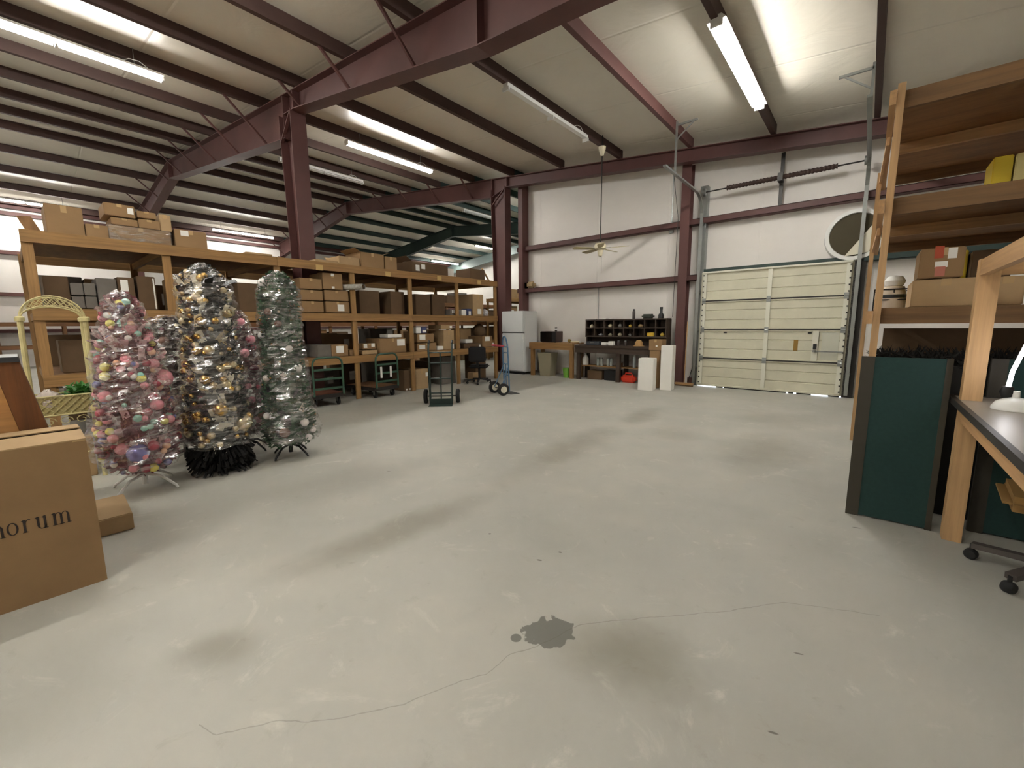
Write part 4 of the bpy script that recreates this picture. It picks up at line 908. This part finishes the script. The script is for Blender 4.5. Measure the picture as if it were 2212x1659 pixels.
PK = orn('orn_pink', (226, 150, 160)); RS = orn('orn_rose', (176, 84, 96)); MT = orn('orn_mint', (160, 212, 196)); YL = orn('orn_yellow', (232, 220, 122)); LV_ = orn('orn_lavender', (150, 146, 200), .15, .4); WH = orn('orn_white', (238, 232, 226)); PC = orn('orn_peach', (236, 184, 150)); BU = orn('orn_burgundy', (96, 42, 56))
GD = orn('orn_gold', (214, 176, 104), .22, 1.); CH = orn('orn_champagne', (226, 208, 168), .22, .7); BK = orn('orn_black', (30, 28, 26)); BRN = orn('orn_brown', (120, 90, 76))
FPK = mat('pink_tinsel', (176, 112, 118), .6, var=.5, scale=(9, 9, 9), rgb2=(92, 46, 54)); FGD = mat('dark_fir', (40, 42, 34), .7, var=.4, scale=(9, 9, 9)); FGR = mat('green_fir', (62, 104, 66), .7, var=.5, scale=(9, 9, 9), rgb2=(22, 38, 26)); FBR = mat('brown_fir', (66, 48, 40), .7, var=.4, scale=(9, 9, 9)); FRD = mat('plum_fir', (110, 70, 72), .7, var=.5, scale=(9, 9, 9))
PKR = mat('pink_ribbon', (222, 178, 182), .4); WHR = mat('print_ribbon', (228, 222, 214), .5, var=.3, scale=(40, 40, 40), rgb2=(170, 90, 96)); GDR = mat('gold_ribbon', (204, 182, 134), .3, metal=.3); CRR = mat('cream_ribbon', (226, 218, 194), .4); BKR = mat('black_ribbon', (22, 22, 22), .4)
pk = tree('pink tree with pastel ornaments in clear plastic wrap on a white stand', (-4.6, .58, 0), [(.16, .17), (.28, .26), (.5, .275), (.75, .25), (1.0, .215), (1.25, .18), (1.45, .135), (1.6, .10), (1.64, .03)], FPK, 21,
     [(PK, .02, .04), (PK, .02, .05), (MT, .02, .034), (YL, .024, .04), (RS, .02, .04), (WH, .016, .03), (PC, .018, .03), (LV_, .02, .03), (BU, .02, .035)], 150, [(PKR, .05, .14), (WHR, .07, .17), (WHR, .06, .14)], 90, stand=WHITE_P, legs=4, zleg=.13, leg_r=.26, tuft=.06, rz=R(15))
link('ornament', sphere(LV_, .078), pk, (.19, -.1, .36)); link('ornament', sphere(PK, .085), pk, (.1, .16, .93))
gd = tree('black and gold tree with champagne ribbons in clear plastic wrap', (-4.65, 1.16, 0), [(.26, .24), (.5, .265), (.8, .25), (1.1, .22), (1.4, .205), (1.7, .20), (1.84, .16), (1.92, .04)], FGD, 33,
     [(GD, .018, .034), (GD, .03, .055), (CH, .02, .036), (GD, .02, .03), (CH, .03, .05)], 120, [(GDR, .06, .18), (CRR, .06, .17), (CRR, .05, .14), (BKR, .07, .2)], 100, skirt=(.26, .25, mat('black_branches', (20, 19, 18), .8)), zleg=.1, leg_r=.25)
link('ornament', sphere(CH, .085), gd, (.14, .16, .45)); link('ornament', sphere(GD, .066), gd, (.23, -.03, .62))
tree('green fir tree with a few white baubles in clear plastic wrap', (-4.58, 1.76, 0), [(.14, .22), (.25, .275), (.45, .26), (.7, .225), (1.0, .20), (1.4, .185), (1.7, .185), (1.82, .15), (1.9, .05)], FGR, 45,
     [(WH, .03, .042), (CH, .01, .014), (GD, .01, .014), (BRN, .03, .06), (GD, .01, .014)], 34, [(CRR, .05, .12), (BKR, .07, .16)], 8, zleg=.13, leg_r=.2, ntuft=3800, tuft=.07)
tree('small brown tree with red baubles under plastic, between pink and gold trees', (-5.22, 1.0, 0), [(.2, .24), (.5, .25), (.9, .22), (1.2, .2), (1.38, .17), (1.46, .05)], FBR, 57, [(BRN, .03, .05), (BU, .02, .04), (CH, .02, .03)], 40, [(BKR, .05, .12)], 10, ntuft=1600)
tree('plum tree with pink and white striped baubles, behind gold and green trees', (-5.15, 1.54, 0), [(.2, .22), (.5, .24), (.9, .2), (1.25, .14), (1.45, .09), (1.52, .03)], FRD, 69, [(PK, .03, .05), (WH, .02, .04), (BU, .02, .05), (RS, .02, .04)], 60, [(WHR, .05, .13)], 14, ntuft=1600, leg_r=.22)
d_ = [v.co for v in LONGC.children[0].data.vertices]
B(min(v.x for v in d_)-.006, max(v.x for v in d_)+.006, min(v.y for v in d_)-.006, max(v.y for v in d_)+.006, .001, max(v.z for v in d_)+.005).build('plastic_wrap', WRAP, LONGC)
# ------------------------------------------------------------------ trellis planter
IV = mat('ivory_metal', (206, 194, 140), .5, var=.2, scale=(14, 14, 14))
tr = thing('trellis_stand', 'ivory metal arched trellis stand with lattice planter box', 'plant stand', (-5.32, 0, 0))
ya, yb = .02, .40
for x in (0, -.28):
    for y in (ya, yb):
        MB().tube([(x, y, .0), (x, y+.02, 1.43)], .018, 8).build('post', IV, tr); MB().lathe([(.03, 1.42), (.03, 1.45), (.02, 1.46)], (x, y+.02, 0), 10).build('post_cap', IV, tr)
    yc = (ya+yb)/2+.02; hw = (yb-ya)/2
    arch = [(x, yc-hw*math.cos(k*math.pi/14), 1.45+.18*math.sin(k*math.pi/14)) for k in range(15)]
    MB().tube(arch, .007, 6).build('arch_rod', IV, tr); MB().tube([(x_, yc+(y_-yc)*.97, 1.45+(z_-1.45)*.55) for x_, y_, z_ in arch], .006, 6).build('arch_rod', IV, tr)
for k in range(14):
    t = (k+.5)*math.pi/15; z = 1.45+.18*math.sin(t); y = (ya+yb)/2+.02-(yb-ya)/2*math.cos(t)
    t2 = min(math.pi, t+.35); z2 = 1.45+.18*math.sin(t2); y2 = (ya+yb)/2+.02-(yb-ya)/2*math.cos(t2)
    yc_ = (ya+yb)/2+.02; inn = lambda yy, zz_: (yc_+(yy-yc_)*.97, 1.45+(zz_-1.45)*.55)
    for x in (0, -.28):
        MB().bar((x, y, z), (x, *inn(y2, z2)), .005, .005).build('arch_lattice', IV, tr); MB().bar((x, *inn(y, z)), (x, y2, z2), .005, .005).build('arch_lattice', IV, tr)
for z in (.61, .775):
    MB().tube([(.0, ya-.02, z), (0, yb+.04, z)], .008, 6).tube([(-.28, ya-.02, z), (-.28, yb+.04, z)], .008, 6).build('planter_rail', IV, tr)
B(-.27, -.015, ya+.01, yb, .612, .622).build('planter_floor', IV, tr); B(-.012, -.008, ya+.02, yb-.01, .62, .765).build('planter_panel', mat('ivory_liner', (190, 178, 126), .6), tr)
for k in range(-3, 9):
    for s in (1, -1):
        y0_ = ya+k*.055+(0 if s > 0 else .15); y1__ = y0_+s*.15
        a0_, a1_ = max(ya+.01, min(yb, y0_)), max(ya+.01, min(yb, y1__))
        if abs(a1_-a0_) < .02: continue
        za_ = .615+(a0_-y0_)/(y1__-y0_)*.155; zb_ = .615+(a1_-y0_)/(y1__-y0_)*.155
        MB().bar((.0, a0_, za_), (.0, a1_, zb_), .006, .006).build('lattice_bar', IV, tr)
for c_ in (.11, .21, .31):
    MB().tube([(.0, c_+.045*math.cos(t*.7)*(1-t*.06), .555+.04*math.sin(t*.7)*(1-t*.06)) for t in range(0, 12)], .004, 5).build('scroll', IV, tr)
MB().tube([(0, ya, .25), (0, yb, .25)], .006, 5).build('stretcher', IV, tr)
pl_ = thing('potted_plant', 'leafy green artificial plant in the trellis planter', 'plant', (-5.44, .33, .624))
MB().lathe([(.05, 0), (.065, .09), (.07, .1), (.0, .1)], n=14).build('pot', mat('grey_pot', (176, 176, 168), .6), pl_)
LEAF = mat('leaf_green', (58, 122, 44), .5, var=.3, scale=(20, 20, 20)); rnd = random.Random(2)
lm = MB().add([(0, 0, 0), (.035, .026, .016), (.085, 0, .0), (.035, -.026, .016)], [(0, 1, 2), (0, 2, 3)]).mesh('leaf', LEAF)
for k in range(60):
    q = link('leaf', lm, pl_, (rnd.uniform(-.05, .05), rnd.uniform(-.07, .05), .1+rnd.uniform(0, .09))); q.rotation_euler = (rnd.uniform(-.5, .5), rnd.uniform(-1, .2), rnd.uniform(0, 6.28))
o = thing('plastic_bag', 'clear plastic bag of glass pieces in the trellis planter', 'bag', (-5.42, .13, .624)); crumple(.1, .2, seed=15, n=14, j=.2).build('bag', mat('dusty_clear', (196, 182, 172), .2, spec=.8, bump=.9, bscale=18), o)
carton(-5.62, -5.38, .06, .36, .001, .36, 'pale carton stacked on the floor under the trellis stand', CARD_L, tape=False)
# ------------------------------------------------------------------ big carton with lettering
bx0, bx1, by0, by1, bh = -3.56, -3.05, -.95, .178, .785
big = thing('shipping_carton', 'large brown carton with black serif lettering and slightly open top', 'box', (bx1, by1, 0), 0)
t_ = .006
MB().box(-.006, 0, by0-by1, 0, 0, bh).box(bx0-bx1, bx0-bx1+.006, by0-by1, 0, 0, bh).box(bx0-bx1+.006, -.006, -.006, 0, 0, bh).box(bx0-bx1+.006, -.006, by0-by1, by0-by1+.006, 0, bh).box(bx0-bx1+.006, -.006, by0-by1+.006, -.006, 0, .006).build('body', CARD, big)
dx = (bx1-bx0)/2
MB().prism([(0, 0), (-dx+.02, .012), (-dx+.02, .018), (0, .006)], lambda u, v, w_: (u, by0-by1+w_, bh+v), by1-by0).build('flap', CARD_L, big)
MB().prism([(-2*dx, 0), (-dx-.025, .016), (-dx-.025, .022), (-2*dx, .006)], lambda u, v, w_: (u, by0-by1+w_, bh+v), by1-by0).build('flap', CARD_L, big)
B(-2*dx+.01, -.01, by0-by1+.01, by0-by1+.25, bh-.012, bh-.008).build('inner_flap', CARD_D, big); B(-2*dx+.01, -.01, -.25, -.01, bh-.012, bh-.008).build('inner_flap', CARD_D, big)
B(.0, .0015, -.05, -.0, bh-.006, bh-.0).build('tape', TAPE, big)
# letters: strokes on the +X face; u = y, v = z above baseline
XH = .064
def ring(cu, ru, rv, tu, tv, n=22):
    o_ = [(cu+ru*math.cos(2*math.pi*k/n), XH/2+rv*math.sin(2*math.pi*k/n)) for k in range(n)]; i_ = [(cu+(ru-tu)*math.cos(2*math.pi*k/n), XH/2+(rv-tv)*math.sin(2*math.pi*k/n)) for k in range(n)]
    return [[o_[k], o_[(k+1) % n], i_[(k+1) % n], i_[k]] for k in range(n)]
def stem(u, w_=.0085, z0_=0, z1_=XH, sb=True, st_=True):
    q = [[(u, z0_), (u+w_, z0_), (u+w_, z1_), (u, z1_)]]
    if sb: q.append([(u-.005, z0_), (u+w_+.005, z0_), (u+w_+.004, z0_+.003), (u-.004, z0_+.003)])
    if st_: q.append([(u-.006, z1_-.004), (u, z1_-.002), (u, z1_-.010)])
    return q
def arch_(u0, u1, top=XH, w_=.0085, flip=False):
    q = []; n = 10; c_ = (u0+u1)/2; r_ = (u1-u0)/2
    for k in range(n):
        pts_ = []
        for kk, off_ in ((k, 0), (k+1, 0), (k+1, 1), (k, 1)):
            a_ = math.pi*kk/n; th = .003+.0045*(.5-.5*math.cos(a_) if not flip else .5+.5*math.cos(a_))
            rr = r_-(th if off_ else 0); vv = top-.022+.022*math.sin(a_)*(1-(.16 if off_ else 0)) if not flip else .022-.022*math.sin(a_)*(1-(.16 if off_ else 0))
            pts_.append((c_-rr*math.cos(a_), vv))
        q.append(pts_)
    return q
letters = {'letter_n': stem(-.177)+arch_(-.172, -.139)+stem(-.1475, st_=False, z1_=XH-.02), 'letter_o': ring(-.111, .0185, XH/2, .0068, .004),
           'letter_r': stem(-.077)+arch_(-.071, -.046)[:7], 'letter_u': stem(-.033, sb=False, z0_=.02)+arch_(-.033, -.0015, flip=True)+stem(-.010),
           'letter_m': stem(.022)+arch_(.027, .0535)+stem(.0452, st_=False, z1_=XH-.02)+arch_(.05, .0775)+stem(.069, st_=False, z1_=XH-.02)}
for nm, polys in letters.items():
    b = MB()
    for pg in polys: b.prism(pg, lambda u, v, w_: (.0004+w_, u-by1, .371+v), .0008)
    me = bpy.data.meshes.new(nm); me.from_pydata([tuple(v) for v in b.v], [], b.f); me.materials.append(INK); link(nm, me, big)
carton(-4.2, -3.71, .215, .39, .001, .115, 'flat brown carton lying on the floor behind the lettered carton', CARD_L, tape=False, rz=R(-2))
carton(-4.02, -3.72, -.55, -.02, .001, .10, 'low pale carton on the floor beside the flat one', CARD_L, tape=False) if 0 else None
# slanted wooden cabinet
wc = thing('wooden_cabinet', 'slant sided brown wooden cabinet with black top behind the lettered carton', 'cabinet', (-3.62, 0, 0))
TANW = wood('tan_panel_z', (190, 140, 84), 1, .2); BRW = wood('brown_stile_z', (112, 68, 30), 2, .35)
def sl_(z): return .2-.172*z
MB().prism([(-.85, .0), (sl_(0)-.13, .0), (sl_(1.15)-.10, 1.15), (-.85, 1.15)], lambda u, v, w_: (-.012-w_, u, v), .4).build('front_panel', TANW, wc)
MB().prism([(sl_(0)-.128, 0), (sl_(0), 0), (sl_(1.17), 1.17), (sl_(1.17)-.098, 1.17)], lambda u, v, w_: (-w_, u, v), .42).build('side_stile', BRW, wc)
MB().prism([(-.86, 1.171), (sl_(1.17)+.004, 1.171), (sl_(1.2)+.004, 1.2), (-.86, 1.2)], lambda u, v, w_: (.012-w_, u, v), .45).build('cabinet_top', mat('black_laminate', (52, 54, 58), .3), wc)
# ------------------------------------------------------------------ tall pine rack
rk = thing('pine_rack', 'tall pale pine rack with deep shelves beside the overhead door', 'rack', (0, 0, 0))
QX = [.0, 1.3, 2.6]; QL = (1.45, 2.19, 2.87); QY0, QY1 = 3.9, 6.2
for x in QX:
    B(x+.02, x+.06, QY0, QY0+.089, 0, QL[2]+.02).build('post', PZ, rk); B(x-.055, x-.017, QY1-.089, QY1, 0, QL[2]+.05).build('post', PZ, rk)
    for z in QL: B(x-.016, x+.019, QY0-.02, QY1+.02, z-.11, z-.021).build('cross_bearer', PY, rk)
    MB().bar((x-.0, QY0+.12, 2.58), (x-.03, QY1-.1, 2.83), .016, .05).build('brace', PY, rk); MB().bar((x+.0, QY0+.1, 1.98), (x-.03, QY1-.1, 2.12), .016, .05).build('brace', PY, rk)
for z in QL:
    for (ya_, yb_) in ((QY0+.09, QY0+.128), (QY1-.128, QY1-.09)): B(.061, 2.62, ya_, yb_, z-.11, z-.0).build('edge_beam', wood('brown_beam_x', (124, 92, 56), 0, .3), rk)
    for k in range(2): B(QX[k]+.065, QX[k+1]+.06, QY0+.13, QY1-.13, z-.02, z-.001).build('deck_panel', PLY, rk)
    B(.08, 2.6, (QY0+QY1)/2-.02, (QY0+QY1)/2+.02, z-.1, z-.021).build('middle_beam', PX, rk)
B(.1, 2.6, 4.6, 4.62, .0, 1.3).build('backing_sheet', CARD_D, rk)
def qb(px0, px1, pyt, y, z0, d, label, m=CARD, **k):
    xa, xb = on(px0, 640, 1, y).x, on(px1, 640, 1, y).x
    return carton(xa, xb, y, y+d, z0+.001, on((px0+px1)/2, pyt, 1, y).z, label, m, front='-Y', **k)
qy = 4.06
qb(1968, 2118, 602, qy, QL[0], .5, 'long brown carton on the pine rack under a printed one', CARD_L)
c3 = qb(1977, 2074, 536, qy+.02, on(2030, 602, 1, qy).z+.006, .35, 'carton with red printing and white labels on the pine rack', CARD, paper=[(.72, .8, .2, .35), (.5, .45, .28, .2)])
hx = c3.children[0].dimensions.x/2; REDINK = mat('red_ink', (176, 76, 48), .7)
B(-hx*.35, hx*.05, -.1775, -.1765, .13, .21).build('printed_mark', REDINK, c3); B(-hx*.25, hx*.2, -.1775, -.1765, .01, .075).build('printed_mark', mat('pink_ink', (190, 118, 100), .7), c3)
qb(2136, 2212, 597, qy, QL[0], .45, 'pale brown carton on the pine rack behind the desk post', CARD_L)
carton(.55, .75, qy+.6, qy+1.0, QL[0]+.001, QL[0]+.42, 'dark carton deep inside the pine rack', CARD_D, front='-Y', tape=False)
YEL = mat('yellow_plastic', (222, 196, 40), .5)
for i, (xa, xb, lab) in enumerate(((.62, .72, 'bright yellow binder on the upper pine shelf'), (.73, .80, 'yellow binder with pale spine on the upper pine shelf'), (.82, .95, 'white binder next to the yellow ones on the upper pine shelf'))):
    carton(xa, xb, 4.9, 5.2, QL[1]+.001, QL[1]+.38, lab, (YEL, mat('pale_yellow', (226, 214, 150), .5), PAPER)[i], front='-Y', tape=False, name='binder', cat='binder')
carton(.42, .54, 4.75, 5.0, QL[0]+.001, QL[0]+.44, 'yellow carton deep on the lower pine shelf', YEL, front='-Y', tape=False)
o = thing('wire_basket', 'black wire basket holding a white cap on the pine rack', 'basket', (.15, 5.2, QL[0]+.001))
for z in (.0, .09, .18): MB().tube([(-.13, -.16, z+.006), (.13, -.16, z+.006), (.13, .16, z+.006), (-.13, .16, z+.006), (-.13, -.16, z+.006)], .006, 5).build('wire_ring', BLACK, o)
for x in (-.13, 0, .13):
    for y in (-.16, .16): MB().tube([(x, y, .006), (x, y, .19)], .005, 5).build('wire', BLACK, o)
o2 = thing('white_cap', 'white cap with dark band lying in the wire basket', 'cap', (.15, 5.12, QL[0]+.012)); MB().lathe([(.085, 0), (.09, .12), (.07, .2), (0, .23)], n=16).build('crown', mat('cap_fabric', (206, 190, 170), .8), o2); MB().lathe([(.092, .1), (.092, .13)], n=16).build('band', BLACK, o2)
MB().lathe([(.06, .21), (.075, .25), (.05, .29), (0, .3)], n=14).build('crest', PAPER, o2)
# divider panels
FELT = mat('teal_felt', (30, 58, 55), .9, var=.12, scale=(40, 40, 40)); BRT = mat('brown_trim', (52, 47, 36), .6)
g1 = fl(1824, 1108); g2 = fl(2018, 1140)
for i, (xa, xb, y, rz_, lab) in enumerate(((-.015, .422, 3.70, R(1.5), 'dark green divider panel with brown edge trim leaning at the pine rack'), (.60, 1.25, 3.865, 0, 'dark green divider panel standing under the desk'))):
    o = thing('divider_panel', lab, 'divider', (xa, y, 0), rz_)
    w_ = xb-xa
    B(.07, w_-.03, 0, .03, .01, 1.12).build('felt_face', FELT, o); B(0, .07, -.003, .033, 0, 1.122).build('edge_trim', BRT, o); B(w_-.03, w_, -.003, .033, 0, 1.122).build('edge_trim', BRT, o)
gl_ = thing('dark_garland', 'dark bristly garland heap behind the green divider panel', 'garland', (.35, 4.2, 0)); rnd = random.Random(9); b = MB(); vs = []; fs = []
b.box(-.3, .7, -.12, .12, 0, 1.05)
for k in range(1500):
    p = Vector((rnd.uniform(-.3, .7), rnd.uniform(-.13, .13), rnd.uniform(1.0, 1.12))); d_ = Vector((rnd.uniform(-1, 1), rnd.uniform(-1, 1), rnd.uniform(.2, 1.2))).normalized()*.08; s_ = d_.cross(Vector((rnd.uniform(-1, 1), 1, 0))).normalized()*.007; k_ = len(vs); vs += [p-s_, p+s_, p+d_]; fs.append((k_, k_+1, k_+2))
b.add(vs, fs); q = b.build('bristles', mat('dark_bristle', (28, 26, 22), .9), gl_); q['kind'] = 'stuff'
# ------------------------------------------------------------------ desk
dk = thing('work_desk', 'grey topped desk on pale timber frame with raised rail', 'desk', (0, 0, 0))
DZ_ = .885; B(.455, 1.35, 1.0, 3.82, DZ_-.03, DZ_).build('desk_top', mat('grey_laminate', (150, 142, 130), .4), dk)
MB().box(.43, .454, 1.0, 3.84, DZ_-.034, DZ_+.003).box(.455, 1.35, 3.821, 3.84, DZ_-.034, DZ_+.003).build('edge_band', mat('dark_edge', (46, 42, 38), .5), dk)
B(.46, .498, 1.1, 3.60, DZ_-.12, DZ_-.031).build('apron', PY, dk)
for x, y, zt_ in ((.462, 3.61, 1.705), (1.25, 3.61, 1.705), (.462, 1.01, DZ_-.031), (1.25, 1.01, DZ_-.031)):
    if zt_ > 1: B(x, x+.085, y, y+.085, 0, DZ_-.031).build('leg', PZ, dk); B(x+.0, x+.085, y, y+.085, DZ_+.0005, zt_).build('upright', PZ, dk)
    else: B(x, x+.085, y, y+.085, 0, zt_).build('leg', PZ, dk)
B(.465, .50, 1.1, 3.609, 1.61, 1.70).build('raised_rail', PY, dk); B(.548, 1.25, 3.63, 3.67, 1.61, 1.70).build('raised_rail', PX, dk); B(.465, .5, 1.1, 1.15, DZ_, 1.609).build('upright', PZ, dk)
lp = thing('desk_lamp', 'white desk lamp with domed base and lit slim arm', 'lamp', (.625, 3.36, DZ_+.001))
MB().lathe([(.085, 0), (.085, .012), (.07, .04), (.04, .06), (.015, .066), (.012, .1)], n=24).build('lamp_base', WHITE_P, lp)
MB().tube([(-.03, .02, .1), (-.02, .03, .2), (.035, .05, .42)], .009, 8).build('lit_arm', emit('lamp_arm_glow', (1, .98, 1), 5), lp)
MB().lathe([(.012, .0), (.05, .02), (.055, .1), (.03, .15), (0, .16)], (.06, .03, .26), 16).build('lamp_head', WHITE_E, lp)
MB().lathe([(.02, .06), (.03, .09), (.02, .12), (0, .125)], (-.03, .02, .0), 12).build('pivot', BLACK, lp)
o = thing('brown_bowl', 'round brown leather ball on the desk behind the lamp', 'ball', (.80, 3.46, DZ_+.001)); MB().lathe([(.03, 0), (.065, .03), (.075, .07), (.06, .115), (0, .14)], n=18).build('ball', mat('brown_leather', (86, 66, 56), .5), o)
office_chair('dark office chair with tan seat tucked under the grey desk', (.83, 3.30, 0), R(-5), mat('tan_seat', (136, 104, 54), .8), mat('worn_base', (70, 64, 60), .5), .45, bh=.26)
for o in bpy.data.objects:
    if o.get('category') == '': del o['category']
